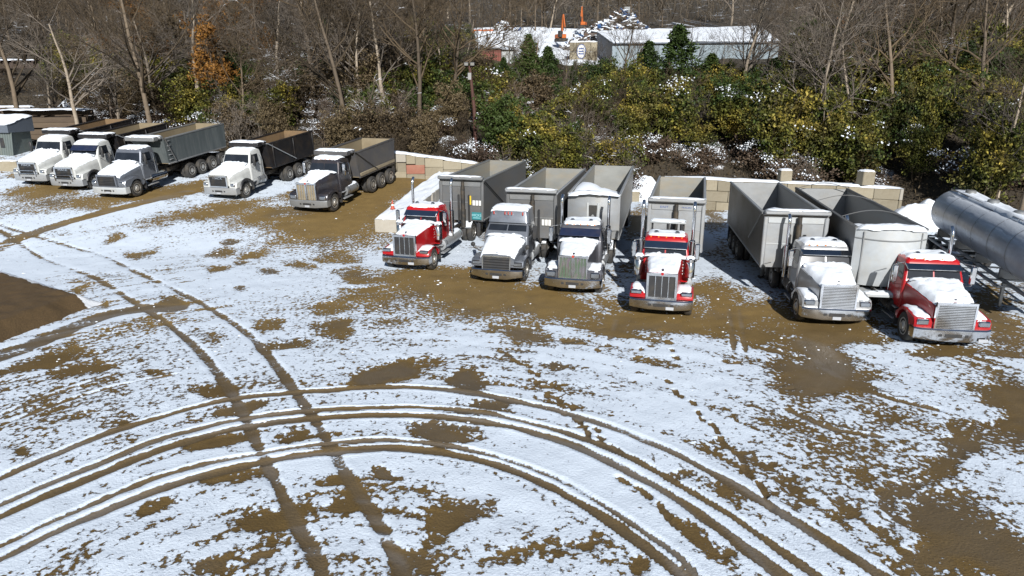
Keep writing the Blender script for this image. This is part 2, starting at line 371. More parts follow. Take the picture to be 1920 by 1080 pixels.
# ------------------------------------------------------------------ the yard: snow, slush, mud, wheel ruts and footprints
PATCHES = [(-10.36, 42.04, 3.01, 2.26, 0.93, -3.36, 0.75, 0.1), (-8.87, 50.81, 2.54, 6.0, 0.94, -3.75, 0.85, 0.1), (-12.63, 40.93, 1.72, 0.58, 0.59, -1.92, 0.6, 0.2), (-10.06, 47.07, 1.7, 3.39, 1.15, -3.95, 0.8, 0.1), (-6.46, 53.33, 1.89, 1.21, 0.39, -3.42, 0.7, 0), (-3.18, 30.97, 2.44, 0.0, 0.27, -2.82, 0.8, 0.15), (-5.39, 31.86, 1.56, 1.12, 0.37, -1.82, 0.6, 0.1), (-1.36, 28.53, 2.72, 0.0, 0.13, -3.04, 0.7, 0.2), (0.1, 24.13, 1.01, 0.0, -0.01, -1.67, 0.7, 0.8), (0.9, 28.16, 1.9, 0.0, -0.06, -2.22, 0.85, 0.1), (1.97, 27.44, 1.31, 0.0, -0.14, -2.11, 0.7, 0.1), (3.22, 31.41, 1.49, 0.0, -0.26, -2.71, 0.6, 0.1), (4.5, 25.47, 2.25, 0.0, -0.28, -1.72, 0.75, 0.1), (4.16, 27.44, 0.87, 0.0, -0.24, -1.76, 0.6, 0.1), (5.99, 25.78, 1.65, 0.0, -0.33, -1.57, 0.8, 0.1), (8.38, 28.53, 1.36, 0.0, -0.82, -3.04, 0.7, 0.05), (8.47, 25.78, 1.45, 0.0, -0.6, -2.01, 0.75, 0.1), (8.74, 23.48, 1.14, 0.0, -0.35, -1.06, 0.6, 0.1), (11.83, 24.47, 1.97, 0.0, -0.55, -1.26, 0.9, 0.25), (10.38, 21.75, 1.51, 0.0, -0.95, -2.23, 0.85, 0.7), (9.32, 19.84, 0.98, 0.0, -0.41, -0.98, 0.6, 0.6), (10.83, 19.91, 0.98, 0.0, -0.42, -0.87, 0.6, 0.3), (14.73, 22.36, 1.27, 0.0, -0.43, -0.73, 0.9, 0.1), (14.03, 18.2, 0.91, 0.0, -1.37, -2.04, 0.9, 0.35), (13.9, 19.08, 0.63, 0.0, -0.47, -0.73, 0.5, 0.3), (10.8, 15.68, 1.51, 0.76, -0.47, -1.18, 0.62, 0.3), (9.8, 13.2, 1.04, 0.0, -0.48, -0.78, 0.35, 0.2), (9.34, 12.11, 0.86, 0.0, -0.64, -1.02, 0.7, 0.3), (8.87, 13.4, 0.34, -0.21, -1.25, -1.76, 0.42, 0.5), (8.11, 11.46, 0.62, 0.0, -0.36, -0.62, 0.6, 0.4), (9.66, 11.46, 0.51, 0.0, -0.42, -0.62, 0.7, 0.3), (-31.55, 50.12, 3.23, 1.59, 0.86, -1.42, 0.8, 0.2), (-24.21, 48.2, 2.4, 1.87, 0.61, -1.22, 0.8, 0.2), (-18.53, 45.74, 1.93, 1.33, 0.62, -1.52, 0.8, 0.1), (-15.54, 44.07, 1.66, 1.07, 0.52, -1.44, 0.7, 0.1), (-10.61, 44.68, 2.59, 3.36, 0.71, -2.45, 0.7, 0.1), (-23.53, 50.88, 1.39, 2.03, 0.71, -1.48, 0.8, 0.3), (-14.77, 49.86, 1.67, 2.02, 0.48, -1.48, 0.7, 0.2), (-36.15, 53.22, 2.3, 0.16, 0.78, -1.24, 0.6, 0.1), (-19.51, 35.94, 0.92, 0.0, 0.67, -1.34, 0.75, 0.1), (-14.52, 33.11, 0.86, 0.19, 0.33, -0.79, 0.85, 0.2), (-15.64, 36.35, 0.66, 0.72, 0.41, -0.89, 0.75, 0.1), (-13.39, 36.15, 0.82, 0.68, 0.35, -0.91, 0.7, 0.1), (-10.71, 34.02, 0.96, 0.0, 0.36, -1.25, 0.6, 0.1), (-22.43, 39.09, 0.69, 0.72, 0.44, -0.75, 0.7, 0.1), (-8.98, 35.73, 1.25, 0.0, 0.34, -1.46, 0.6, 0.1), (-7.45, 32.33, 1.22, 0.0, 0.36, -1.71, 0.75, 0.15), (-7.4, 27.3, 1.11, 0.33, 0.29, -1.04, 0.7, 0.15), (-6.63, 24.58, 0.71, 0.0, 0.28, -1.15, 0.75, 0.2), (-6.12, 28.53, 1.36, 0.0, 0.3, -1.51, 0.55, 0.1), (-4.55, 25.78, 1.03, 0.0, 0.14, -0.88, 0.35, 0.1), (-9.08, 25.11, 0.56, 0.0, 0.27, -0.84, 0.7, 0.2), (-7.98, 22.81, 0.85, 0.22, 0.21, -0.6, 0.7, 0.25), (-14.11, 27.72, 0.65, 0.21, 0.49, -1.0, 0.62, 0.6), (-10.68, 23.96, 0.74, 0.0, 0.57, -1.43, 0.42, 0.2), (-15.46, 21.94, 1.02, 0.49, 0.54, -0.79, 0.72, 0.05), (-13.85, 20.86, 0.74, 0.33, 0.38, -0.59, 0.6, 0.05), (-9.3, 19.53, 1.15, 0.15, 0.3, -0.69, 0.65, 0.05), (-11.32, 20.65, 0.47, 0.0, 0.16, -0.34, 0.5, 0.05), (-9.24, 19.64, 0.81, 0.0, 0.22, -0.54, 0.4, 0.05), (-11.92, 17.71, 0.29, 0.18, 0.17, -0.25, 0.5, 0), (-12.29, 15.81, 0.22, 0.1, 0.16, -0.21, 0.5, 0), (-10.5, 16.73, 0.72, 0.57, 0.21, -0.31, 0.55, 0), (-7.73, 18.2, 0.64, 0.23, 0.17, -0.4, 0.65, 0.05), (-9.17, 15.89, 0.7, 0.66, 0.15, -0.23, 0.55, 0), (-7.8, 16.0, 0.96, 0.49, 0.21, -0.4, 0.85, 0.05), (-6.55, 14.35, 0.81, 0.45, 0.2, -0.39, 0.85, 0.05), (-7.88, 13.4, 0.31, 0.11, 0.16, -0.28, 0.65, 0), (-9.44, 14.42, 0.16, 0.06, 0.1, -0.16, 0.5, 0), (-5.82, 16.64, 0.46, 0.14, 0.13, -0.34, 0.6, 0.1), (-5.15, 12.73, 0.66, 0.31, 0.23, -0.46, 0.8, 0.05), (-3.56, 13.4, 0.49, 0.13, 0.13, -0.44, 0.55, 0.1), (-4.18, 14.35, 0.46, 0.12, 0.1, -0.31, 0.45, 0.05), (-3.03, 14.72, 0.18, 0.0, 0.04, -0.21, 0.85, 0.9), (-1.38, 12.91, 0.57, 0.0, 0.09, -0.98, 0.85, 0.2), (-1.66, 11.62, 0.62, 0.0, 0.07, -0.63, 0.6, 0.2), (-6.06, 11.34, 0.49, 0.15, 0.18, -0.33, 0.55, 0.5), (-5.01, 11.7, 0.44, 0.19, 0.11, -0.22, 0.3, 0.3), (-1.58, 17.08, 1.36, 0.0, 0.04, -0.54, 0.75, 0.8), (-1.14, 19.76, 0.68, 0.0, 0.04, -0.86, 0.8, 0.7), (-0.38, 18.1, 0.72, 0.0, 0.01, -0.53, 0.75, 0.6), (-4.13, 20.52, 0.74, 0.0, 0.15, -0.83, 0.95, 0.9), (1.6, 21.3, 0.49, 0.0, -0.03, -0.4, 0.5, 0.6), (-2.93, 21.08, 0.86, 0.0, 0.11, -0.87, 0.3, 0.1), (-5.0, 15.94, 0.87, 0.26, 0.11, -0.32, 0.3, 0.2), (2.13, 23.48, 0.57, 0.0, -0.03, -0.42, 0.5, 0.4), (4.5, 21.16, 1.13, 0.0, -0.15, -0.79, 0.42, 0.1), (8.55, 23.48, 1.31, -0.35, -0.3, -0.84, 0.6, 0.05), (5.51, 23.48, 0.27, 0.0, -0.28, -1.33, 0.4, 0.1), (3.27, 19.84, 0.57, 0.0, -0.07, -0.47, 0.35, 0.1), (6.01, 14.93, 0.3, -0.26, -0.14, -0.27, 0.5, 0.1), (6.53, 14.13, 0.29, 0.0, -0.22, -0.57, 0.45, 0.1), (7.27, 13.34, 0.58, 0.0, -0.13, -0.28, 0.62, 0.1), (8.35, 14.69, 0.4, 0.0, -0.18, -0.37, 0.42, 0.1), (5.15, 14.02, 0.41, -0.46, -0.16, -0.27, 0.7, 0.1), (3.9, 12.45, 0.19, -0.39, -0.32, -0.41, 0.62, 0.1), (2.66, 11.54, 0.33, 0.0, -0.07, -0.39, 0.75, 0.1), (4.15, 11.78, 0.27, -0.42, -0.2, -0.27, 0.55, 0.1), (1.3, 12.24, 0.63, 0.21, 0.01, -0.3, 0.52, 0.05), (0.26, 11.55, 0.86, 0.28, 0.03, -0.28, 0.52, 0.05), (-0.67, 13.34, 0.21, 0.0, 0.03, -0.6, 0.5, 0.2), (5.08, 16.22, 0.52, -0.47, -0.16, -0.36, 0.4, 0.1), (3.91, 14.69, 0.32, 0.0, -0.11, -0.47, 0.45, 0.4), (8.0, 15.68, 0.8, 0.0, -0.23, -0.52, 0.3, 0.1), (7.29, 17.39, 0.73, 0.0, -0.14, -0.37, 0.3, 0.1), (10.05, 17.08, 0.86, 0.0, -0.38, -0.76, 0.38, 0.1), (-21.9, 30.11, 0.71, 0.0, 0.56, -0.83, 0.3, 0), (-19.04, 29.7, 1.35, -0.97, 0.44, -0.91, 0.45, 0.05), (-16.84, 27.44, 0.44, 0.0, 0.31, -0.56, 0.6, 0.05), (-29.16, 39.7, 0.76, 0.01, 0.32, -0.48, 0.3, 0.6), (-30.21, 46.6, 1.27, 1.4, 0.64, -0.99, 0.35, 0.8), (-16.04, 21.08, 0.36, 0.45, 0.26, -0.34, 0.6, 0.2), (-15.34, 20.03, 0.36, 0.41, 0.18, -0.23, 0.3, 0.1), (-7.75, 40.99, 0.62, 0.05, 0.34, -1.94, 0.4, 0.1), (5.83, 33.81, 0.66, 0.0, -0.67, -4.17, 0.4, 0.1), (11.29, 37.19, 0.72, 0.0, -0.87, -3.09, 0.45, 0.05), (15.52, 42.79, 1.32, 0.0, -2.23, -6.52, 0.6, 0.2), (13.49, 46.23, 0.89, 0.0, -1.55, -5.62, 0.6, 0.8), (8.21, 44.45, 0.86, 0.0, -1.06, -6.11, 0.65, 0.6), (5.47, 44.45, 0.86, 0.0, -1.03, -8.88, 0.7, 0.1), (17.06, 31.86, 1.5, 0.0, -2.32, -4.7, 0.6, 0.3), (18.81, 25.78, 1.45, 0.0, -2.97, -4.49, 0.7, 0.4), (-5.73, 41.23, 1.24, 0.21, 0.59, -4.58, 0.5, 0), (-0.33, 42.5, 1.31, 0.27, 0.04, -6.16, 0.5, 0), (8.95, 14.93, 3.07, 0.0, -1.37, -2.7, 0.17, 0.1), (7.03, 17.08, 2.44, 0.0, -0.76, -2.14, 0.18, 0.05), (-12.2, 17.08, 2.41, 1.16, 1.91, -2.73, 0.12, 0.05), (0.42, 11.94, 1.79, 0.49, 0.07, -0.82, 0.2, 0.05), (-9.57, 20.03, 4.5, 1.05, 1.48, -3.24, 0.14, 0.05), (-8.42, 42.06, 3.51, 3.62, 1.23, -5.04, 0.6, 0.1), (-27.14, 47.51, 5.07, 3.38, 1.17, -2.1, 0.62, 0.15), (-19.07, 44.46, 4.01, 2.7, 0.94, -2.16, 0.62, 0.1), (-32.17, 48.65, 2.57, 1.22, 1.02, -1.61, 0.5, 0.2), (-13.1, 42.59, 2.39, 1.84, 0.68, -2.04, 0.6, 0.1), (-1.38, 28.91, 6.05, -2.11, 0.04, -3.1, 0.55, 0.1), (5.58, 25.78, 4.35, -0.96, -0.44, -2.01, 0.5, 0.1), (10.13, 25.78, 2.31, -1.53, -1.16, -2.8, 0.5, 0.1), (-14.95, 44.34, 4.51, 2.87, 0.93, -2.67, 0.5, 0.1), (3.22, 20.65, 3.73, 0.0, -0.35, -2.56, 0.12, 0.05), (-8.16, 28.53, 2.72, 0.0, 1.83, -7.0, 0.16, 0.05), (-15.78, 38.37, 0.53, 0.0, 0.21, -0.57, 0.62, 1.0), (-13.51, 34.23, 0.48, 0.0, 0.23, -0.63, 0.62, 1.0), (-11.76, 32.52, 0.46, 0.0, 0.19, -0.58, 0.62, 1.0), (-12.19, 30.36, 0.43, 0.0, 0.19, -0.51, 0.62, 1.0)]   # melted places: centre, two half axes, strength, wetness
TRACKS = [(0.24, 0.54, 0.6, 0.1, [(-32.85, 41.86), (-29.99, 40.47), (-24.06, 35.2), (-19.69, 31.86), (-15.86, 28.08), (-13.32, 25.53), (-10.68, 22.46), (-8.67, 19.64), (-7.54, 17.87), (-6.59, 16.22), (-5.68, 14.69), (-4.79, 13.2), (-3.86, 11.7), (-3.56, 11.16), (-3.2, 10.45)]), (0.24, 0.54, 0.6, 0.1, [(-32.81, 42.72), (-25.88, 38.59), (-21.59, 35.94), (-18.17, 32.81), (-14.81, 29.7), (-12.02, 26.89), (-9.46, 23.91), (-7.59, 21.08), (-6.27, 18.9), (-5.28, 17.23), (-4.47, 15.68), (-3.6, 14.13), (-2.89, 12.91), (-2.31, 11.78), (-2.06, 11.16), (-1.77, 10.45)]), (0.19, 0.75, 0.6, 0.9, [(-12.29, 13.91), (-12.0, 14.53), (-11.39, 15.55), (-10.66, 16.64), (-9.72, 17.61), (-8.6, 18.47), (-7.24, 19.0), (-5.75, 19.3), (-4.19, 19.53), (-2.58, 19.49), (-1.27, 19.15), (0.0, 18.65), (1.35, 17.97), (2.71, 16.99), (3.91, 15.86), (4.7, 14.81), (5.47, 13.7), (6.04, 12.73), (6.55, 11.86), (6.94, 11.16), (7.25, 10.45)]), (0.15, 0.75, 0.55, 0.9, [(-11.59, 12.97), (-11.24, 13.44), (-10.64, 14.35), (-9.92, 15.3), (-9.11, 16.33), (-8.06, 17.14), (-6.81, 17.71), (-5.41, 18.03), (-3.94, 18.17), (-2.42, 18.17), (-0.9, 17.87), (0.58, 17.23), (1.94, 16.35), (3.12, 15.22), (4.0, 14.02), (4.76, 12.91), (5.31, 11.94), (5.73, 11.16), (6.11, 10.45)]), (0.2, 0.8, 0.5, 0.8, [(-11.28, 12.54), (-10.94, 13.01), (-10.36, 13.91), (-9.65, 14.81), (-8.85, 15.78), (-7.86, 16.64), (-6.65, 17.23), (-5.29, 17.55), (-3.85, 17.71), (-2.36, 17.64), (-0.87, 17.33), (0.28, 16.9), (1.63, 16.0), (2.79, 14.81), (3.59, 13.81), (4.25, 12.73), (4.8, 11.7), (5.08, 11.16), (5.44, 10.45)]), (0.12, 0.68, 0.6, 0.9, [(-10.59, 11.62), (-10.25, 12.02), (-9.7, 12.85), (-9.04, 13.7), (-8.43, 14.39), (-7.6, 15.05), (-6.49, 15.55), (-5.41, 15.94), (-4.25, 16.22), (-3.31, 16.33), (-2.19, 16.16), (-1.07, 15.81), (0.0, 15.3), (1.12, 14.46), (1.89, 13.6), (2.57, 12.73), (3.17, 11.86), (3.52, 11.16), (3.91, 10.45)]), (0.18, 0.8, 0.55, 0.8, [(-10.31, 11.23), (-9.97, 11.62), (-9.45, 12.45), (-8.8, 13.26), (-8.1, 13.98), (-7.29, 14.62), (-6.22, 15.17), (-5.16, 15.55), (-4.16, 15.78), (-3.1, 15.89), (-2.14, 15.76), (-1.05, 15.42), (0.0, 14.88), (0.97, 14.06), (1.73, 13.24), (2.4, 12.37), (2.91, 11.62), (3.22, 11.16), (3.53, 10.45)]), (0.55, 0.6, 0.15, 0, [(-28.03, 35.93), (-27.91, 37.39), (-27.91, 39.23), (-26.66, 42.85), (-24.39, 46.82), (-22.9, 49.41)]), (0.5, 0.6, 0.9, 0.1, [(-17.4, 21.52), (-17.14, 22.17), (-16.7, 23.91), (-16.19, 25.91), (-15.13, 27.09), (-13.68, 27.23)]), (0.1, 0.35, 0.3, 0.4, [(-13.78, 17.08), (-12.95, 18.54), (-11.89, 19.76), (-10.61, 20.52)]), (0.1, 0.35, 0.3, 0.4, [(-14.21, 17.71), (-13.5, 19.19), (-12.59, 20.44)]), (0.16, 0.35, 0.3, 0.3, [(10.26, 23.48), (10.16, 20.65), (10.97, 18.9), (12.03, 18.03)]), (0.14, 0.35, 0.3, 0.3, [(7.82, 18.03), (8.55, 16.93), (9.61, 16.5)]), (0.1, 0.4, 0.3, 0.3, [(9.19, 27.09), (8.55, 24.58), (8.0, 22.46)]), (0.1, 0.4, 0.3, 0.3, [(8.86, 27.44), (8.16, 24.58), (7.59, 22.46)]), (0.14, 0.35, 0.2, 0.2, [(4.03, 25.78), (3.35, 22.96)])]     # wheel ruts: half width, strength, wetness, berm, points
PRINTS = [(-0.37, 22.42, -0.81), (-0.12, 22.16, -1.01), (0.25, 21.42, -0.98), (0.53, 21.19, -1.11), (0.62, 20.68, -1.18), (0.82, 20.46, -1.42), (0.74, 19.9, -1.34), (1.02, 19.61, -0.41), (1.22, 19.69, -1.54), (1.04, 18.96, -1.55), (1.24, 18.86, -0.75), (1.39, 18.64, -1.26), (1.43, 18.27, -0.99), (1.71, 18.16, -1.5), (1.46, 17.81, -1.49), (1.76, 17.44, -0.93), (1.84, 17.31, -1.23), (1.99, 16.79, -1.39), (1.89, 17.03, 0.29), (2.26, 16.87, -1.27), (2.02, 16.61, -1.46), (2.3, 16.46, -0.95), (2.32, 16.19, -1.07), (2.57, 15.97, -0.85), (2.67, 15.79, -1.06), (2.56, 14.46, -0.98), (2.64, 14.34, -0.8), (2.92, 14.08, -0.92), (3.04, 13.82, -1.11), (3.27, 13.39, -1.2), (3.31, 13.13, -1.33), (3.43, 12.73, -1.27), (3.35, 12.97, 1.87), (4.47, 22.68, -1.86), (4.24, 21.91, 0.47), (5.55, 23.22, 0.46), (5.52, 22.55, -1.63), (5.47, 21.91, -1.2), (4.82, 19.96, -1.2), (4.88, 19.25, -1.45), (4.94, 18.96, -1.16), (5.22, 18.49, -1.32), (5.22, 17.86, -1.56), (5.22, 17.47, -1.32), (5.41, 17.11, -1.25), (5.45, 16.79, -1.58), (5.41, 16.34, -1.59), (5.43, 16.04, -1.3), (5.6, 15.65, -1.27), (5.65, 15.35, -1.58), (5.59, 14.96, -1.68), (5.58, 14.71, -1.4), (5.72, 14.22, -1.43), (5.7, 13.88, -1.63), (5.67, 13.33, -1.67), (5.66, 13.49, 1.61), (1.85, 23.64, 0.4), (2.14, 23.5, 0.4), (2.42, 23.22, 0.4), (3.34, 24.83, 0.4), (2.94, 22.55, -1.2), (7.07, 21.54, -1.2), (7.38, 21.47, 0.4), (8.2, 19.76, 0.4), (8.4, 19.49, 0.4)]     # footprints: x, y, heading
ARC_C = (-3.6, 9.13)         # turning centre of the circling ruts
def make_yard():
    xs = np.concatenate([np.arange(-48, -17, .14), np.arange(-17, 17, .07), np.arange(17, 40.01, .13)])
    ys = np.concatenate([np.arange(6, 27, .065), np.arange(27, 38, .10), np.arange(38, 64.01, .16)])
    X, Y = np.meshgrid(xs, ys)
    wx = X + (fbm(X * .6, Y * .6, 61, 4) - .5) * 2.6; wy = Y + (fbm(X * .6 + 50, Y * .6, 66, 4) - .5) * 3.0
    wx2 = X + (fbm(X * 1.6, Y * 1.6, 71, 3) - .5) * .8; wy2 = Y + (fbm(X * 1.6 + 50, Y * 1.6, 76, 3) - .5) * .9
    cover = .95 + (fbm(X * .22, Y * .16, 31, 4) - .5) * .8
    wet = np.zeros_like(X); rut = np.zeros_like(X)
    # old swept streaks that follow the circling wheels
    r = np.hypot(X - ARC_C[0], Y - ARC_C[1]); th = np.arctan2(Y - ARC_C[1], X - ARC_C[0])
    st = vnoise(r * 3.6, th * r * .28, 41) * .6 + vnoise(r * 8, th * r * .6, 42) * .4
    sm = sstep(.46, .66, fbm(X * .16 + 7, Y * .13 + 3, 44, 3)) * .9 + .10
    cover += (st - .56) * 1.0 * sm
    # straight scraped streaks elsewhere
    sd = vnoise((X * .8 + Y * .6) * 2.6, (X * .6 - Y * .8) * .35, 46)
    cover += (sd - .5) * .32 * sstep(.5, .7, fbm(X * .12 + 70, Y * .12, 47, 3))
    mud = np.zeros_like(X)
    for cx, cy, ax, ay, bx, by, k, w in PATCHES:
        det = ax * by - ay * bx
        R_ = max(math.hypot(ax, ay), math.hypot(bx, by)) * 1.8 + 2
        i0, i1 = np.searchsorted(ys, (cy - R_, cy + R_)); j0, j1 = np.searchsorted(xs, (cx - R_, cx + R_))
        if i1 <= i0 or j1 <= j0: continue
        big = min(1., max(math.hypot(ax, ay), math.hypot(bx, by)) / 1.6)
        qx = (wx[i0:i1, j0:j1] * big + wx2[i0:i1, j0:j1] * (1 - big)) - cx; qy = (wy[i0:i1, j0:j1] * big + wy2[i0:i1, j0:j1] * (1 - big)) - cy
        u = (qx * by - qy * bx) / det; v = (-qx * ay + qy * ax) / det
        f = 1 - sstep(.2, 1.55, np.hypot(u, v))
        mud[i0:i1, j0:j1] = np.maximum(mud[i0:i1, j0:j1], k * f) + .18 * np.minimum(mud[i0:i1, j0:j1], k * f)
        wet[i0:i1, j0:j1] = np.maximum(wet[i0:i1, j0:j1], w * (1 - sstep(.4, 1.1, np.hypot(u, v))))
    cover -= 1.14 * mud
    dz = np.zeros_like(X); berm = np.zeros_like(X); calm = np.zeros_like(X)
    for hw, k, w, bm_, pts in TRACKS:
        hw *= .62 if hw in (.24,) else (.8 if hw < .3 else 1)
        D = np.full_like(X, 9.)
        # resample with a smooth curve
        P = np.array(pts); t = np.arange(len(P)); tt = np.linspace(0, len(P) - 1, len(P) * 5)
        def cr(a):
            o = []
            for q in tt:
                i = min(int(q), len(P) - 2); f = q - i
                p0, p1, p2, p3 = a[max(i - 1, 0)], a[i], a[i + 1], a[min(i + 2, len(P) - 1)]
                o.append(.5 * (2 * p1 + (p2 - p0) * f + (2 * p0 - 5 * p1 + 4 * p2 - p3) * f * f + (3 * p1 - p0 - 3 * p2 + p3) * f ** 3))
            return np.array(o)
        sx, sy = cr(P[:, 0]), cr(P[:, 1])
        for a in range(len(sx) - 1):
            x0, y0, x1, y1 = sx[a], sy[a], sx[a + 1], sy[a + 1]
            mrg = hw * 2 + .6
            i0, i1 = np.searchsorted(ys, (min(y0, y1) - mrg, max(y0, y1) + mrg)); j0, j1 = np.searchsorted(xs, (min(x0, x1) - mrg, max(x0, x1) + mrg))
            if i1 <= i0 or j1 <= j0: continue
            dx, dy = x1 - x0, y1 - y0; L2 = dx * dx + dy * dy + 1e-9
            px = X[i0:i1, j0:j1] - x0; py = Y[i0:i1, j0:j1] - y0
            f = np.clip((px * dx + py * dy) / L2, 0, 1)
            D[i0:i1, j0:j1] = np.minimum(D[i0:i1, j0:j1], np.hypot(px - f * dx, py - f * dy))
        D = D + (vnoise(X * 5, Y * 5, 81) - .5) * .03 + (fbm(X * .8, Y * .8, 86, 3) - .5) * .10
        ins = 1 - sstep(hw * .7, hw * 1.28, D)
        calm = np.maximum(calm, (1 - sstep(hw * 1.2, hw * 2.4, D)) * min(1, k * 1.3))
        patchy = .72 + .5 * (fbm(X * .5, Y * .5, 83, 2) - .35)
        cover -= k * 1.25 * ins * patchy
        wet = np.maximum(wet, w * ins); rut = np.maximum(rut, ins * min(1, k))
        dz -= .028 * ins * min(1, k)
        b_ = np.exp(-((D - hw * 1.28) / .085) ** 2) * bm_
        berm = np.maximum(berm, b_)
    cover += berm * .4 * (1 - rut)
    for fx, fy, a in PRINTS:
        R_ = .6
        i0, i1 = np.searchsorted(ys, (fy - R_, fy + R_)); j0, j1 = np.searchsorted(xs, (fx - R_, fx + R_))
        if i1 <= i0: continue
        qx = X[i0:i1, j0:j1] - fx; qy = Y[i0:i1, j0:j1] - fy
        u = (qx * math.cos(a) + qy * math.sin(a)) / .19; v = (-qx * math.sin(a) + qy * math.cos(a)) / .085
        f = 1 - sstep(.6, 1.2, np.hypot(u, v))
        cover[i0:i1, j0:j1] -= 1.25 * f; dz[i0:i1, j0:j1] -= .03 * f; wet[i0:i1, j0:j1] = np.maximum(wet[i0:i1, j0:j1], .4 * f)
    sn = sstep(.4, .62, cover)
    Z = ground_z(X, Y) + .028 * sn + dz + .016 * berm + (fbm(X * 1.3, Y * 1.3, 91, 3) - .5) * .05
    nx, ny = len(xs), len(ys)
    idx = np.arange(nx * ny).reshape(ny, nx)
    F = np.stack([idx[:-1, :-1], idx[:-1, 1:], idx[1:, 1:], idx[1:, :-1]], -1).reshape(-1, 4)
    # ---- material
    m, n, l, b = material('yard_surface')
    geo = n.new('ShaderNodeNewGeometry').outputs['Position']
    def attr(a):
        q = n.new('ShaderNodeAttribute'); q.attribute_name = a; return q.outputs['Fac']
    cov = attr('cover'); wt = attr('wet'); rt = attr('rut')
    nf = noise(n, l, 13, 3, .6, geo); nm = noise(n, l, 2.2, 4, .62, geo)
    vo = n.new('ShaderNodeTexVoronoi'); vo.inputs['Scale'].default_value = 7.5; l.new(geo, vo.inputs['Vector']); vo.feature = 'SMOOTH_F1'
    cm = math_(n, l, 'SUBTRACT', 1.0, math_(n, l, 'MULTIPLY', attr('calm'), .72))
    e = math_(n, l, 'ADD', cov, math_(n, l, 'MULTIPLY', math_(n, l, 'MULTIPLY', math_(n, l, 'SUBTRACT', nf, .5), 1.5), cm))
    e = math_(n, l, 'ADD', e, math_(n, l, 'MULTIPLY', math_(n, l, 'MULTIPLY', math_(n, l, 'SUBTRACT', nm, .5), .8), cm))
    e = math_(n, l, 'ADD', e, math_(n, l, 'MULTIPLY', math_(n, l, 'MULTIPLY', math_(n, l, 'SUBTRACT', vo.outputs['Distance'], .36), -1.0), cm))
    snow = ramp(n, l, e, .44, .58)
    thick = ramp(n, l, e, .48, .74)
    sc = mixc(n, l, thick, (.40, .45, .52), (.67, .75, .845))
    sc = mixc(n, l, math_(n, l, 'MULTIPLY', ramp(n, l, noise(n, l, .5, 5, .65, geo), .5, .7), .4), sc, (.60, .67, .76))
    sa = noise(n, l, .8, 5, .65, geo)
    soil = mixc(n, l, attr('clay'), mixc(n, l, sa, (.075, .047, .015), (.19, .122, .038)), mixc(n, l, sa, (.125, .080, .024), (.31, .205, .068)))
    soil = mixc(n, l, math_(n, l, 'MULTIPLY', ramp(n, l, noise(n, l, 22, 4, .7, geo), .45, .75), .6), soil, (.05, .034, .018))
    gw = noise(n, l, .35, 3, .5, geo)
    wetc = mixc(n, l, noise(n, l, 3, 4, .6, geo), (.082, .065, .045), (.165, .130, .085))
    soil = mixc(n, l, math_(n, l, 'MULTIPLY', wt, .85), soil, wetc)
    soil = mixc(n, l, math_(n, l, 'MULTIPLY', ramp(n, l, gw, .52, .66), .4), soil, (.10, .082, .06))
    soil = mixc(n, l, math_(n, l, 'MULTIPLY', math_(n, l, 'MULTIPLY', rt, ramp(n, l, attr('streak'), .35, .7)), .6), soil, (.20, .19, .18))
    l.new(mixc(n, l, snow, soil, sc), b.inputs['Base Color'])
    rs = math_(n, l, 'SUBTRACT', .78, math_(n, l, 'MULTIPLY', wt, .38))
    rr = n.new('ShaderNodeMix'); l.new(snow, rr.inputs[0]); l.new(rs, rr.inputs[2]); rr.inputs[3].default_value = .7
    l.new(rr.outputs[0], b.inputs['Roughness']); b.inputs['Specular IOR Level'].default_value = .3
    hgt = math_(n, l, 'ADD', math_(n, l, 'MULTIPLY', snow, .8), math_(n, l, 'MULTIPLY', noise(n, l, 16, 6, .65, geo), .55))
    bump(n, l, b, hgt, .9, .045)
    MATS['yard_surface'] = m
    me = np_mesh('yard_ground', np.stack([X.ravel(), Y.ravel(), Z.ravel()], -1), F, 'yard_surface', smooth=True)
    for a, A in (('cover', cover), ('wet', wet), ('rut', rut), ('streak', st), ('calm', calm), ('clay', sstep(21, 27, Y + (fbm(X * .2, Y * .2, 55, 3) - .5) * 8))):
        q = me.attributes.new(a, 'FLOAT', 'POINT'); q.data.foreach_set('value', A.astype(np.float32).ravel())
    o = link('yard_ground', me); tag(o, 'muddy gravel truck yard with thin snow, wheel ruts and footprints', None, None, 'structure')
make_yard()

# the land round the yard and the hill behind it
def mk_hillmat():
    m, n, l, b = material('hill_surface')
    geo = n.new('ShaderNodeNewGeometry').outputs['Position']
    a = mixc(n, l, noise(n, l, .5, 5, .65, geo), (.022, .017, .011), (.065, .05, .03))
    a = mixc(n, l, ramp(n, l, noise(n, l, .22, 6, .7, geo), .60, .68), a, (.74, .77, .82))
    l.new(a, b.inputs['Base Color']); b.inputs['Roughness'].default_value = .9
    bump(n, l, b, noise(n, l, 4, 5, .7, geo), .6, .1)
    MATS['hill_surface'] = m
mk_hillmat()
def make_hill():
    xs = np.concatenate([np.arange(-600, -90, 15), np.arange(-90, 90, 1.5), np.arange(90, 601, 15)])
    ys = np.concatenate([np.arange(-300, 0, 20), np.arange(0, 140, 1.5), np.arange(140, 700, 8)])
    X, Y = np.meshgrid(xs, ys)
    Z = hill_z(X, Y)
    inside = (X > -47) & (X < 39) & (Y > 7) & (Y < 63)
    d = Y - np.interp(X, EDGE_X, EDGE_Y)
    Z = np.where(inside & (d < 0), Z - .4, Z) - .06
    nx, ny = len(xs), len(ys); idx = np.arange(nx * ny).reshape(ny, nx)
    F = np.stack([idx[:-1, :-1], idx[:-1, 1:], idx[1:, 1:], idx[1:, :-1]], -1).reshape(-1, 4)
    tag(link('hill_terrain', np_mesh('hill_terrain', np.stack([X.ravel(), Y.ravel(), Z.ravel()], -1), F, 'hill_surface', smooth=True)), 'wooded hillside rising behind the yard', None, None, 'structure')
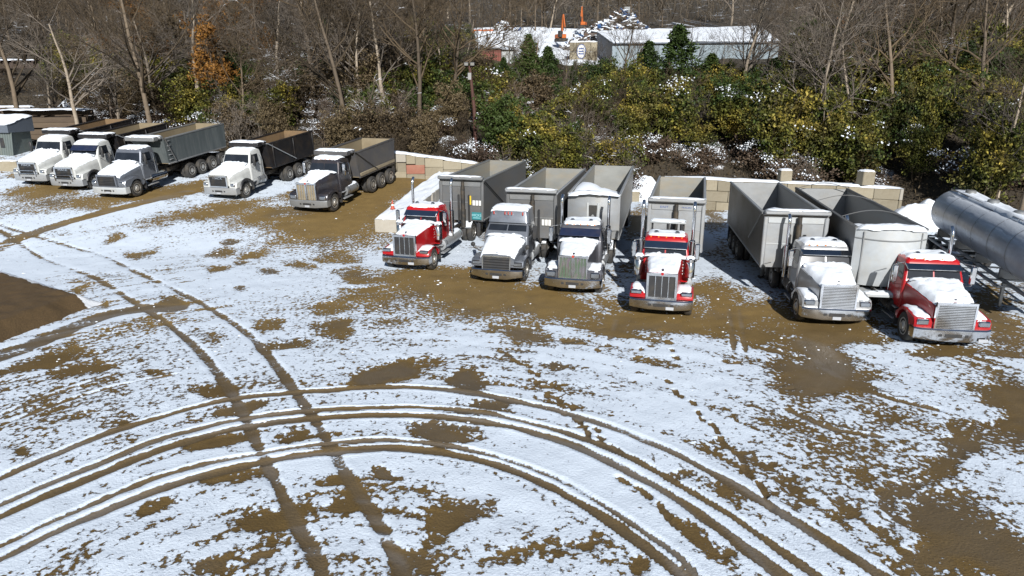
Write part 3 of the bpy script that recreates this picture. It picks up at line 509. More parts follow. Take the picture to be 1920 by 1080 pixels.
make_hill()

# ------------------------------------------------------------------ vehicles (local frame: bumper front at y=0, +y to the rear, +z up)
def wheel_meshes(r, w, rr_, dual):
    t = MB()
    def tyre_prof(c, w_):
        return [(c - w_ / 2 + .02, rr_), (c - w_ / 2, rr_ + .05), (c - w_ / 2, r - .07), (c - w_ / 2 + .035, r - .015), (c - w_ / 2 + .07, r), (c + w_ / 2 - .07, r), (c + w_ / 2 - .035, r - .015), (c + w_ / 2, r - .07), (c + w_ / 2, rr_ + .05), (c + w_ / 2 - .02, rr_)]
    if dual:
        t.lathe(tyre_prof(-w / 4 - .01, w / 2 - .02), 22); t.lathe(tyre_prof(w / 4 + .01, w / 2 - .02), 22)
    else: t.lathe(tyre_prof(0, w), 22)
    rim = MB(); e = w / 2
    out = [(0, rr_ + .015), (e - .01, rr_ + .015), (e - .005, rr_ - .015)]
    if dual: out += [(e - .10, rr_ - .04), (e - .12, .20), (e - .02, .15), (e - .01, .06), (e - .01, .0)]
    else: out += [(e - .04, rr_ - .04), (e - .03, .22), (e + .02, .13), (e + .05, .12), (e + .05, .0)]
    rim.lathe(out, 20, cap=False)
    for k in range(10):
        a = 2 * math.pi * k / 10; q = (rr_ - .04 + .20) / 2 + .005; xx = (e - .095) if dual else (e - .025)
        cy_, cz_ = q * math.cos(a), q * math.sin(a)
        rim.lathe([(-.012, .028), (.012, .024)], 8, 'x', (xx, cy_, cz_), 1)
    return t.mesh('tyre', 'rubber'), rim.mesh('rim', ['rim_metal', 'rim_hole'])
WH = {'steer': wheel_meshes(.525, .30, .30, False), 'dual': wheel_meshes(.515, .62, .29, True), 'super': wheel_meshes(.515, .40, .29, True)}
def wheel(root, kind, x, y, zc=.52):
    a, b = WH[kind]
    t = link('wheel', a, root); t.location = (x, y, zc)
    q = link('rim', b, t)
    if x < 0: q.rotation_euler = (0, 0, math.pi)
def rect_sec(z, x, y0, y1, r, n=4):
    pts = []
    for cx, cy_, a0 in ((x - r, y1 - r, 0), (-x + r, y1 - r, 90), (-x + r, y0 + r, 180), (x - r, y0 + r, 270)):
        for k in range(n + 1):
            a = R(a0 + 90 * k / n); pts.append((cx + r * math.cos(a), cy_ + r * math.sin(a), z))
    return pts
def lerp(a, b, t): return a + (b - a) * t

def hood_fn(p):
    def dims(t):
        y = lerp(p['hy0'], p['hy1'], t); w = lerp(p['hw0'], p['hw1'], t ** p.get('hpow', 1)); z = lerp(p['hz0'], p['hz1'], t ** p.get('hzpow', .85)); return y, w, z
    def top(s, t):
        y, w, z = dims(t); x = (s * 2 - 1) * w
        q = abs(s * 2 - 1)
        return (x * .985, y, z + .04 * (1 - q * q) - p.get('hr', .10) * max(0, (q - .72) / .28) ** 2.2)
    return dims, top

def tractor(root, p):
    paint = p['paint']
    cabp = p.get('cabpaint', paint)
    # frame, bumper
    fe = p['frame_end']
    m = MB()
    for sx in (-1, 1): m.box(sx * .43 - .04, sx * .43 + .04, .3, fe, .72, .98)
    for y in (1.2, 3.9, fe - .15): m.box(-.4, .4, y, y + .12, .76, .94)
    m.box(-.42, .42, .5, 2.4, .62, 1.1)
    m.build('chassis_frame', 'chassis', root)
    bz0, bz1, bw = p.get('bumper', (.40, .80, 1.20))
    bm = MB(); prof = p.get('bprof', .10)
    secs = []
    for x, y in ((-bw, .34), (-bw + .02, .14), (-bw + .22, .03), (-.5, .0), (.5, .0), (bw - .22, .03), (bw - .02, .14), (bw, .34)):
        up = prof * .5 if abs(x) > bw - .3 else 0
        secs.append([(x, y, bz0 + up), (x, y - .02, bz0 + .08 + up), (x, y - .02, bz1 - .05), (x, y + .02, bz1), (x, y + .12, bz1), (x, y + .12, bz0 + up)])
    bm.loft(secs)
    bo = bm.build('bumper', p.get('bmat', 'chrome'), root, True, 30)
    q = MB(); q.box(-.28, .28, -.03, .02, (bz0 + bz1) / 2 - .07, (bz0 + bz1) / 2 + .06)
    for sx in (-1, 1): q.box(sx * .42 - .06, sx * .42 + .06, -.03, .02, (bz0 + bz1) / 2 - .05, (bz0 + bz1) / 2 + .05)
    q.build('tow_hook', 'plastic', bo)
    MB().box(p.get('plx', 0) - .15, p.get('plx', 0) + .15, -.045, -.03, bz0 + .03, bz0 + .15, .004).build('licence_plate', 'plate', bo)
    # hood
    dims, top = hood_fn(p)
    N = 8; secs = []
    for i in range(N + 1):
        t = i / N; y, w, z = dims(t); zb = p.get('hzb', .95); r = p.get('hr', .10); q = []
        q += [(-w * 1.0, y, zb), (-w * 1.01, y, lerp(zb, z, .5))]
        for k in range(11):
            s_ = k / 10; X, Y_, Z_ = top(s_, t); q.append((X if 0 < k < 10 else X * 1.01, Y_, Z_ - (.02 if k in (0, 10) else 0)))
        q += [(w * 1.01, y, lerp(zb, z, .5)), (w * 1.0, y, zb)]
        secs.append(q)
    hood = MB().loft(secs).build('hood', paint, root, True, 40)
    # grille
    gw, gz0, gz1, gy = p['grille']
    gt = p.get('gtilt', .0)
    fr = MB(); t_ = p.get('gframe', .06)
    def tl(z): return gy + gt * (z - gz0)
    def gbox(mb, x0, x1, z0, z1, d0, d1, mi=0):
        vs = [(x0, tl(z0) + d0, z0), (x1, tl(z0) + d0, z0), (x1, tl(z1) + d0, z1), (x0, tl(z1) + d0, z1), (x0, tl(z0) + d1, z0), (x1, tl(z0) + d1, z0), (x1, tl(z1) + d1, z1), (x0, tl(z1) + d1, z1)]
        mb.add(vs, [(0, 1, 2, 3), (4, 7, 6, 5), (0, 4, 5, 1), (1, 5, 6, 2), (2, 6, 7, 3), (3, 7, 4, 0)], mi)
    gbox(fr, -gw, -gw + t_, gz0, gz1, -.05, .06); gbox(fr, gw - t_, gw, gz0, gz1, -.05, .06)
    gbox(fr, -gw + t_, gw - t_, gz1 - t_ * 1.3, gz1, -.052, .062); gbox(fr, -gw + t_, gw - t_, gz0, gz0 + t_, -.052, .062)
    if p.get('gcentre'): gbox(fr, -.035, .035, gz0 + t_, gz1 - t_ * 1.3, -.06, .03)
    g = fr.build('grille_surround', p.get('gsur', 'chrome'), root, False)
    bk = MB(); gbox(bk, -gw + t_, gw - t_, gz0 + t_, gz1 - t_ * 1.3, .01, .03); bk.build('grille_backing', p.get('gback', 'plastic'), g, False)
    nb = p.get('gbars', 5)
    for k in range(nb):
        b_ = MB()
        if p.get('gdir', 'v') == 'v':
            x = lerp(-gw + t_, gw - t_, (k + 1) / (nb + 1)); gbox(b_, x - .013, x + .013, gz0 + t_, gz1 - t_ * 1.3, -.02, .008)
        else:
            z = lerp(gz0 + t_, gz1 - t_ * 1.3, (k + .5) / nb); hb = (gz1 - gz0) / nb * .27; gbox(b_, -gw + t_, gw - t_, z - hb, z + hb, -.03, .008)
        b_.build('grille_bar', p.get('gbarmat', 'chrome'), g, False)
    if p.get('gtext'):
        zc_ = lerp(gz0, gz1, .77); text('grille_lettering', p['gtext'], .17, (0, tl(zc_) - .045, zc_), (R(90), 0, 0), 'bright_chrome', g, .006, 1.5)
    if p.get('badge'):
        MB().lathe([(-.03, .055), (.0, .06)], 12, 'y', (0, tl(gz1) - .03, gz1 - .02)).build('badge', p['badge'], g)
    if p.get('guard'):
        q = MB(); q.tube([(-.62, -.05, .75), (-.62, -.08, 1.05), (-.55, -.1, 1.12), (.55, -.1, 1.12), (.62, -.08, 1.05), (.62, -.05, .75)], .035)
        q.tube([(-.6, -.07, .92), (.6, -.07, .92)], .03)
        q.build('grille_guard', 'chrome', root)
    MB().box(-.05, .05, p['hy0'] + .06, p['hy0'] + .2, p['hz0'] + .03, p['hz0'] + .15, .02).build('hood_ornament', 'chrome', hood)
    # front fenders
    ay = p['axle']; fx0, fx1 = p.get('fx', (p['hw0'], 1.2)); fz = p.get('fz', 1.18); fr0 = p.get('ffront', .12)
    for sx in (-1, 1):
        Rw = .60; poly = [(fr0, .82), (fr0, fz - .12), (fr0 + .10, fz), (ay - .1, fz + .05 * 2), (ay + .30, fz + .06), (ay + .56, fz - .16), (ay + .74, .86), (ay + .72, .70), (ay + .66, .70)]
        for k in range(9):
            a = R(8 + 150 * k / 8); pt = (ay + Rw * math.cos(a), .54 + Rw * math.sin(a))
            if pt[0] > fr0 + .04: poly.append(pt)
        poly.append((max(fr0 + .03, ay - Rw * .97), .82))
        f_ = MB().prism(poly, sx * fx0 * .9, sx * fx1, .05).build('fender', p.get('fpaint', paint), root, True, 35)
        if p.get('flip'):
            L_ = []
            for k in range(11):
                a = R(-8 + 176 * k / 10); L_.append((sx * (fx1 + .005), ay + (Rw + .05) * math.cos(a), .54 + (Rw + .05) * math.sin(a)))
            MB().tube(L_, .085, 6).build('fender_lip', 'plastic', f_)
        if p.get('fsnow', True) is not None:
            def ft(s_, t__, sx=sx):
                x = sx * lerp(fx0 * .95 + .02, fx1 - .06, s_); y = lerp(fr0 + .05, ay + .36, t__)
                zz = fz - .04 if y < fr0 + .1 else (lerp(fz, fz + .1, (y - fr0 - .1) / max(.05, ay - .1 - fr0 - .1)) if y < ay - .1 else lerp(fz + .1, fz + .05, (y - ay + .1) / .45))
                return (x, y, zz)
            if p.get('fsnow', True): snow_sheet(ft, 7, 10, .07, .16, 'fender_snow', root)
        # headlight
        hx0, hx1, hz0_, hz1_ = p.get('lamp', (.80, 1.12, .88, 1.08))
        h_ = MB().box(sx * hx0 if sx > 0 else -hx1, hx1 if sx > 0 else -hx0, fr0 - .05, fr0 + .1, hz0_, hz1_, .03).build('headlight', p.get('lampmat', 'chrome'), root)
        MB().box((hx0 if sx > 0 else -hx1) + .03, (hx1 if sx > 0 else -hx0) - .03, fr0 - .062, fr0 - .045, hz0_ + .03, hz1_ - .03, .01).build('lens', 'lamp_lens', h_)
        wheel(root, 'steer', sx * 1.04, ay, .525)
    # cab
    cy0, cy1, cw, cz0, belt, roof = p['cab']
    rake = p.get('rake', .32)
    secs = [rect_sec(cz0, cw, cy0 + .05, cy1, .06), rect_sec(belt - .02, cw, cy0, cy1, .08), rect_sec(belt + .02, cw - .005, cy0 + .02, cy1, .08),
            rect_sec(roof - .22, cw - .09, cy0 + rake, cy1 - .01, .10), rect_sec(roof - .10, cw - .11, cy0 + rake + .04, cy1 - .02, .14), rect_sec(roof - .03, cw - .2, cy0 + rake + .14, cy1 - .08, .16), rect_sec(roof, cw - .4, cy0 + rake + .35, cy1 - .3, .16)]
    cab = MB().loft(secs).build('cab', cabp, root, True, 40)
    zt = roof - .24
    def fy(z): return lerp(cy0 + .02, cy0 + rake, (z - belt) / (roof - .22 - belt))
    def sx_(z): return lerp(cw - .005, cw - .09, (z - belt) / (roof - .22 - belt))
    for sx in (-1, 1):
        z0, z1 = belt + .06, zt - .03
        wd = p.get('divider', .025); A = [(sx * wd, fy(z0) - .012, z0), (sx * (sx_(z0) - .09), fy(z0) - .012, z0), (sx * (sx_(z1) - .09), fy(z1) - .012, z1), (sx * wd, fy(z1) - .012, z1)]
        B = [(x, y + .02, z) for x, y, z in A]
        MB().loft([A, B]).build('windshield', 'glass', cab, False)
        z0, z1 = belt + .02, zt - .06
        o = .012
        A = [(sx * (sx_(z0) + o), fy(z0) + .14, z0), (sx * (sx_(z0) + o), cy0 + 1.02, z0), (sx * (sx_(z1) + o), cy0 + 1.02, z1), (sx * (sx_(z1) + o), fy(z1) + .12, z1)]
        dr = MB().box(min(sx * (cw - .01), sx * (cw + .012)), max(sx * (cw - .01), sx * (cw + .012)), cy0 + .10, cy0 + 1.10, cz0 + .10, belt - .01, .01).build('door', cabp, root)
        MB().loft([A, [(x - sx * .03, y, z) for x, y, z in A]]).build('door_window', 'glass', dr, False)
        MB().box(min(sx * (cw + .01), sx * (cw + .05)), max(sx * (cw + .01), sx * (cw + .05)), cy0 + .92, cy0 + 1.05, belt - .2, belt - .15, .01).build('door_handle', 'chrome', dr)
        for k in range(1):
            MB().tube([(sx * (cw + .03), cy0 + 1.16, cz0 + .2), (sx * (cw + .05), cy0 + 1.16, cz0 + .3), (sx * (cw + .05), cy0 + 1.16, belt + .3), (sx * (cw - .04), cy0 + 1.16, belt + .42)], .018, 6).build('grab_handle', 'chrome', root)
    if p.get('visor'):
        A = []
        z1 = zt + .02; z0 = zt - p.get('visor_h', .22)
        vw = sx_(zt) - .02
        A = [[(-vw - .02, fy(z1) + .10, z1 + .02), (-vw - .02, fy(z0) - .17, z0 + .02), (-vw - .02, fy(z0) - .16, z0), (-vw - .02, fy(z1) + .12, z1)]]
        for x in (-vw * .98, -.3, .3, vw * .98): A.append([(x, fy(z1) - .0, z1 + .02), (x, fy(z0) - .23, z0 + .02), (x, fy(z0) - .22, z0), (x, fy(z1) + .02, z1)])
        A.append([(vw + .02, y, z) for _, y, z in A[0]])
        MB().loft(A).build('sun_visor', p['visor'], root, True, 30)
    # roof details and snow
    if p.get('fairing'):
        a, b, fz1 = p['fairing']
        secs = [rect_sec(roof - .16, cw - .08, cy0 + rake - .12, cy1, .12), rect_sec(roof + .02, cw - .10, cy0 + rake - .08, cy1 + .02, .14), rect_sec(fz1 - .08, cw - .15, cy0 + rake + .12, cy1 + .02, .2), rect_sec(fz1, cw - .35, cy0 + rake + .4, cy1 - .1, .2)]
        MB().loft(secs).build('roof_fairing', paint, root, True, 40)
        roof = fz1
        for x in (-.7, -.16, 0, .16, .7): MB().box(x - .025, x + .025, cy0 + rake - .10, cy0 + rake - .03, fz1 - .30, fz1 - .15, .01).build('marker_light', 'orange_light', root)
    else:
        for x in (-.62, -.31, 0, .31, .62): MB().box(x - .028, x + .028, cy0 + rake + .08, cy0 + rake + .15, roof - .09, roof - .02, .015).build('marker_light', 'amber', root)
    rs = p.get('roofsnow', (0., 1.))
    def rt(s_, t__):
        x = lerp(-cw + .16, cw - .16, s_); y = lerp(cy0 + rake + .06 + rs[0], cy1 - .06, t__)
        ex = max(0, abs(x) - (cw - .42)) / .3; ey = max(0, (cy0 + rake + .38) - y) / .34; e2 = max(0, y - (cy1 - .3)) / .3
        return (x, y, roof - .10 * min(1.2, ex) ** 1.6 - .10 * min(1.2, ey) ** 1.8 - .06 * e2 ** 2)
    snow_sheet(rt, 14, 14, p.get('rsn', .07), .07, 'roof_snow', root, rag=.09)
    if p.get('beacons', True):
        for x in (-.42, .42):
            MB().lathe([(0, .10), (.10, .10), (.14, .06), (.15, .0)], 12, 'z', (x, cy0 + rake + .48, roof)).build('roof_lamp', 'chrome', root)
    h0, h1 = p.get('hsnow', (.0, 1.04))
    hsx = p.get('hsx', (.0, 1.))
    def ht(s_, t__):
        s2 = lerp(hsx[0], hsx[1], s_)
        q = top(.005 + .99 * s2, min(1., max(0, h0 + (h1 - h0) * t__)))
        return (q[0], q[1] + max(0, t__ * (h1 - h0) + h0 - 1) * .9, q[2])
    snow_sheet(ht, 16, 20, p.get('hsn', .085), .09, 'hood_snow', root, rag=p.get('hrag', .045))
    # snow lying on the cowl against the windshield
    snow_sheet(lambda s_, t__: (lerp(-cw * .86, cw * .86, s_), lerp(cy0 - .28, cy0 + .07, t__), lerp(p['hz1'] + .02, belt + .06, t__)), 14, 6, .10, .2, 'cowl_snow', root, rag=.16, lump=.9)
    # mirrors
    for sx in (-1, 1):
        mx = cw + .30; my = cy0 + .12; mz = belt + .02
        q = MB(); q.tube([(sx * cw, my + .1, mz + .62), (sx * mx, my, mz + .58), (sx * mx, my, mz - .18), (sx * cw, my + .1, mz - .22)], .016, 6)
        a = q.build('mirror_bracket', 'chrome' if p.get('mirmat', 'chrome') == 'chrome' else 'plastic', root)
        MB().box(sx * mx - .10, sx * mx + .10, my - .06, my + .05, mz - .12, mz + .54, .035).build('mirror', p.get('mirmat', 'chrome'), a)
        if p.get('hood_mirror'):
            MB().tube([(sx * 1.0, .95, 1.35), (sx * 1.22, .72, 1.5), (sx * 1.27, .7, 1.62)], .022, 6).build('hood_mirror_arm', 'plastic', root)
            MB().lathe([(-.05, .02), (-.03, .10), (.03, .11), (.04, .0)], 10, 'y', (sx * 1.28, .7, 1.68)).build('hood_mirror', 'plastic', root)
    # exhaust stacks
    for sx in p.get('stacks', ()):
        x = sx * p.get('stx', cw + .10); y = cy1 + .14; zt_ = p.get('stz', 3.75)
        q = MB().tube([(x, y, 1.0), (x, y, zt_ - .35), (x, y + .01, zt_ - .22), (x, y + .07, zt_ - .08), (x, y + .17, zt_)], .07, 10, cap=False).build('exhaust_stack', 'bright_chrome', root)
        MB().lathe([(0, .07), (.03, .115), (1.0, .115), (1.03, .07)], 14, 'z', (x, y, 1.05 + .3)).build('heat_shield', 'chrome', q)
    for sx in p.get('cleaners', ()):
        x = sx * 1.02; y = cy0 - .22
        q = MB().lathe([(0, .1), (.04, .19), (.62, .19), (.66, .16), (.68, .2), (.80, .2), (.86, .14)], 16, 'z', (x, y, 1.22)).build('air_cleaner', 'chrome', root)
        snow_sheet(lambda s_, t__: (x + (s_ - .5) * .36 * (1 if abs(t__ - .5) < .3 else .8), y + (t__ - .5) * .36, 2.06), 6, 6, .09, .3, 'snow', q, rag=.02)
        for k in range(5):
            MB().lathe([(-.01, .02), (.01, .022)], 8, 'x', (sx * (p['hw1'] + .02), y + .22 - .0, 1.3 + k * .13)).build('vent_light', 'bright_chrome', hood)
    # fuel tanks and steps
    ty0, ty1 = p.get('tank', (cy0 + .2, cy1 + .4))
    for sx in (-1, 1):
        tk = MB().lathe([(0, .2), (.03, .30), (ty1 - ty0 - .03, .30), (ty1 - ty0, .2)], 16, 'y', (sx * .86, ty0, .80)).build('fuel_tank', p.get('tankmat', 'aluminium_light'), root)
        for y in (ty0 + .25, ty1 - .25): MB().lathe([(0, .308), (.05, .308)], 16, 'y', (sx * .86, y, .80), cap=False).build('tank_strap', 'chrome', tk)
        sp = MB()
        for z, x in ((.42, 1.16), (.80, 1.08)): sp.box(min(sx * (x - .22), sx * x), max(sx * (x - .22), sx * x), cy0 + .15, cy0 + 1.15, z, z + .05)
        sp.build('step', 'aluminium_light', root)
        if p.get('tanksnow'):
            snow_sheet(lambda s_, t__: (sx * .86 + (s_ - .5) * .40, lerp(ty0 + p['tanksnow'], ty1 - .03, t__), .80 + math.sqrt(max(.01, .09 - ((s_ - .5) * .40) ** 2))), 8, 12, .06, .12, 'snow', tk)
        MB().box(min(sx * .75, sx * 1.22), max(sx * .75, sx * 1.22), ay + .78, ay + .80, .32, .95, .005).build('mud_flap', p.get('flapmat', 'plastic'), root)
    # drive axles
    for y in p.get('drive', ()):
        for sx in (-1, 1): wheel(root, 'dual', sx * .93, y)
        MB().tube([(-.9, y, .52), (.9, y, .52)], .09, 8).build('axle', 'chassis', root)
    if p.get('fifth'):
        y = p['fifth']
        MB().box(-.42, .42, y - .4, y + .4, 1.06, 1.14, .03).build('fifth_wheel', 'chassis', root)
        q = MB(); q.box(-.36, .36, cy1 + .12, y - .5, .985, 1.01); q.build('deck_plate', 'aluminium', root)
        snow_sheet(lambda s_, t__: (lerp(-.36, .36, s_), lerp(cy1 + .15, y - .5, t__), 1.01), 8, 10, .06, .15, 'deck_snow', root)
        q = MB()
        for k, x in enumerate((-.15, 0, .15)): q.tube([(x, cy1 + .04, 1.9), (x * 2, cy1 + .25, 1.4 + .1 * k), (x, cy1 + .7, 1.25), (x, cy1 + 1.2, 1.5)], .02, 6)
        q.build('air_hose', 'plastic', root)
    for y in p.get('qfender', ()):
        for sx in (-1, 1):
            P_ = []
            for k in range(9):
                a = R(30 + 120 * k / 8) if p.get('qfull') else R(80 + 95 * k / 8)
                P_.append([(sx * .63, y + .64 * math.cos(a), .54 + .64 * math.sin(a)), (sx * 1.24, y + .64 * math.cos(a), .54 + .64 * math.sin(a))])
            q = MB().grid(P_); q.grid([[(a[0], a[1], a[2] - .02) for a in r_][::-1] for r_ in P_])
            q_ = q.build('wheel_fender', p.get('qmat', 'aluminium_light'), root)
            def qs(s_, t__, sx=sx, y=y):
                a = R(lerp(35, 145, t__)) if p.get('qfull') else R(lerp(82, 140, t__)); return (sx * lerp(.64, 1.23, s_), y + .645 * math.cos(a), .54 + .645 * math.sin(a))
            snow_sheet(qs, 8, 10, .07, .14, 'snow', q_)
    return root

# ------------------------------------------------------------------ open-top boxes
def open_box(root, y0, y1, zb, zt, hw, wall, liner, rail, front_slope=0., round_=False, ribs=0, rib_mat=None, tail=.0, taper=0., floor_snow=None, tarp=True, tarp_mat=None, bands=None, rail_h=.10):
    t = .07
    L = y1 - y0
    def wallmesh(sx):
        m = MB()
        A = [(sx * hw, y0, zb + taper), (sx * hw, y0 - front_slope, zt), (sx * hw, y1 + tail, zt), (sx * hw, y1, zb)]
        B = [(x - sx * t, y, z) for x, y, z in A]
        m.loft([A, B]); return m
    for sx in (-1, 1):
        sd = wallmesh(sx).build('side_wall', wall, root, False)
        A = [(sx * (hw - t - .006), y0 + .05, zb + .04 + taper), (sx * (hw - t - .006), y0 - front_slope + .05, zt - .02), (sx * (hw - t - .006), y1 + tail - .05, zt - .02), (sx * (hw - t - .006), y1 - .05, zb + .04)]
        MB().add(A, [(0, 1, 2, 3)]).build('liner', liner, sd, False)
        MB().box(min(sx * (hw + .03), sx * (hw - t - .03)), max(sx * (hw + .03), sx * (hw - t - .03)), y0 - front_slope, y1 + tail, zt, zt + rail_h, .02).build('top_rail', rail, sd)
        MB().box(min(sx * (hw + .02), sx * (hw - t)), max(sx * (hw + .02), sx * (hw - t)), y0, y1, zb - .10, zb - .002, .02).build('bottom_rail', rail, sd)
        for k in range(ribs):
            y = lerp(y0 + .3, y1 - .12, k / max(1, ribs - 1))
            MB().box(min(sx * (hw + .003), sx * (hw + .075)), max(sx * (hw + .003), sx * (hw + .075)), y - .05, y + .05, zb, zt - .003, .02).build('rib', rib_mat or wall, sd)
        if bands:
            MB().box(min(sx * (hw + .004), sx * (hw + .06)), max(sx * (hw + .004), sx * (hw + .06)), y0 + .04, y1 - .05, zb, zb + bands, .03).build('lower_band', 'dust_tan', sd)
        if round_:
            P_ = []
            for k in range(8):
                a = R(90 * k / 7); r_ = .62
                P_.append([(sx * (hw - t - .02 - r_ + r_ * math.cos(a)), y, zb + .05 + r_ - r_ * math.sin(a)) for y in (y0 + .06, y1 - .06)])
            MB().grid(P_).build('curved_floor', liner, root)
    fl = MB().box(-hw + t, hw - t, y0 + .02, y1 - .02, zb - .06, zb + .03, .01).build('floor', liner, root)
    w = hw - t
    A = [(-w, y0, zb), (w, y0, zb), (w, y0 - front_slope, zt + rail_h * .9), (-w, y0 - front_slope, zt + rail_h * .9)]
    MB().loft([A, [(x, y + t, z) for x, y, z in A]]).build('front_wall', wall, root, False)
    MB().add([(x * .995, y + t + .006, z) for x, y, z in A], [(0, 1, 2, 3)]).build('front_liner', liner, root, False)
    A = [(-w, y1 - .001, zb), (w, y1 - .001, zb), (w, y1 + tail, zt + rail_h * .5), (-w, y1 + tail, zt + rail_h * .5)]
    tg = MB().loft([[(x, y - t, z) for x, y, z in A], A]).build('tailgate', wall, root, False)
    MB().add([(x * .995, y - t - .006, z) for x, y, z in A], [(0, 1, 2, 3)]).build('tailgate_liner', liner, tg, False)
    if floor_snow:
        s0, s1, lift, th = floor_snow
        snow_sheet(lambda s_, t__: (lerp(-w + .05, w - .05, s_), lerp(lerp(y0, y1, s0), lerp(y0, y1, s1), t__), zb + .04 + lift * min(1, .85 + t__) * (1 - max(0, t__ - .25) / .75) ** .8 * (1 - .35 * (2 * s_ - .7) ** 2) + (.45 * abs(s_ - .5) * 2 if round_ else 0)), 10, 16, th, .1, 'floor_snow', root)
    if tarp:
        yy = y0 - front_slope
        th_ = MB().box(-hw - .02, hw + .02, yy - .30, yy + .06, zt + rail_h - .02, zt + rail_h + .17, .05).build('tarp_housing', tarp_mat or rail, root)
        snow_sheet(lambda s_, t__: (lerp(-hw, hw, s_), lerp(yy - .28, yy + .04, t__), zt + rail_h + .16), 18, 6, .06, .14, 'snow', th_)
def tarp_arm(root, sx, hw, ya, za, yb, zb, mat='aluminium_dark', r=.035):
    MB().tube([(sx * (hw + .07), ya, za), (sx * (hw + .10), ya + .12, za - .02), (sx * (hw + .10), yb, zb)], r, 8).build('tarp_arm', mat, root)

def slope_at(loc, yaw, L):
    x, y = loc[0] + L * math.sin(R(yaw)), loc[1] + L * math.cos(R(yaw))
    return math.degrees(math.atan2(G0(x, y) - G0(loc[0], loc[1]), L))
def dump_truck(name, label, loc, yaw, p):
    root = thing(name, label, 'dump truck', loc, yaw, 'dump trucks parked in a row', slope_at(loc, yaw, 7.5))
    if 'scale' in p: root.scale = (p['scale'],) * 3
    tractor(root, p)
    b = p['box']
    open_box(root, b['y0'], b['y1'], b['zb'], b['zt'], b.get('hw', 1.22), b['wall'], b['liner'], b['rail'], b.get('slope', .25), b.get('round', False), b.get('ribs', 0), b.get('rib_mat'), b.get('tail', .0), 0, b.get('fsnow'), True, b.get('tarp_mat'), b.get('bands'))
    # cab shield over the rear of the cab
    zt = b['zt'] + .11
    MB().box(-1.12, 1.12, b['y0'] - b.get('slope', .25) - .75, b['y0'] - b.get('slope', .25) - .32, zt - .10, zt + .16, .03).build('cab_shield', b.get('tarp_mat') or b['rail'], root)
    snow_sheet(lambda s_, t__: (lerp(-1.1, 1.1, s_), lerp(b['y0'] - b.get('slope', .25) - .74, b['y0'] - b.get('slope', .25) - .33, t__), zt + .16), 16, 6, .07, .14, 'shield_snow', root)
    for sx in (-1, 1): tarp_arm(root, sx, b.get('hw', 1.22), b['y0'] - b.get('slope', .25) - .1, zt + .02, lerp(b['y0'], b['y1'], b.get('arm', .52)), b['zb'] + .08, b.get('arm_mat', 'aluminium_dark'))
    if b.get('ladder'):
        for k in range(5): MB().box(1.225, 1.30, b['y0'] + .1, b['y0'] + .42, lerp(b['zb'] + .2, b['zt'] - .15, k / 4), lerp(b['zb'] + .2, b['zt'] - .15, k / 4) + .04).build('ladder_rung', 'aluminium_light', root)
    for sx in (-1, 1):
        MB().box(min(sx * .62, sx * 1.22), max(sx * .62, sx * 1.22), b['y1'] - .12, b['y1'] - .10, .25, 1.05, .005).build('mud_flap', 'plastic', root)
    MB().tube([(0, b['y0'] + .2, 1.0), (0, b['y0'] - .05, b['zt'] - .2)], .09, 8).build('hoist', 'chassis', root)
    return root

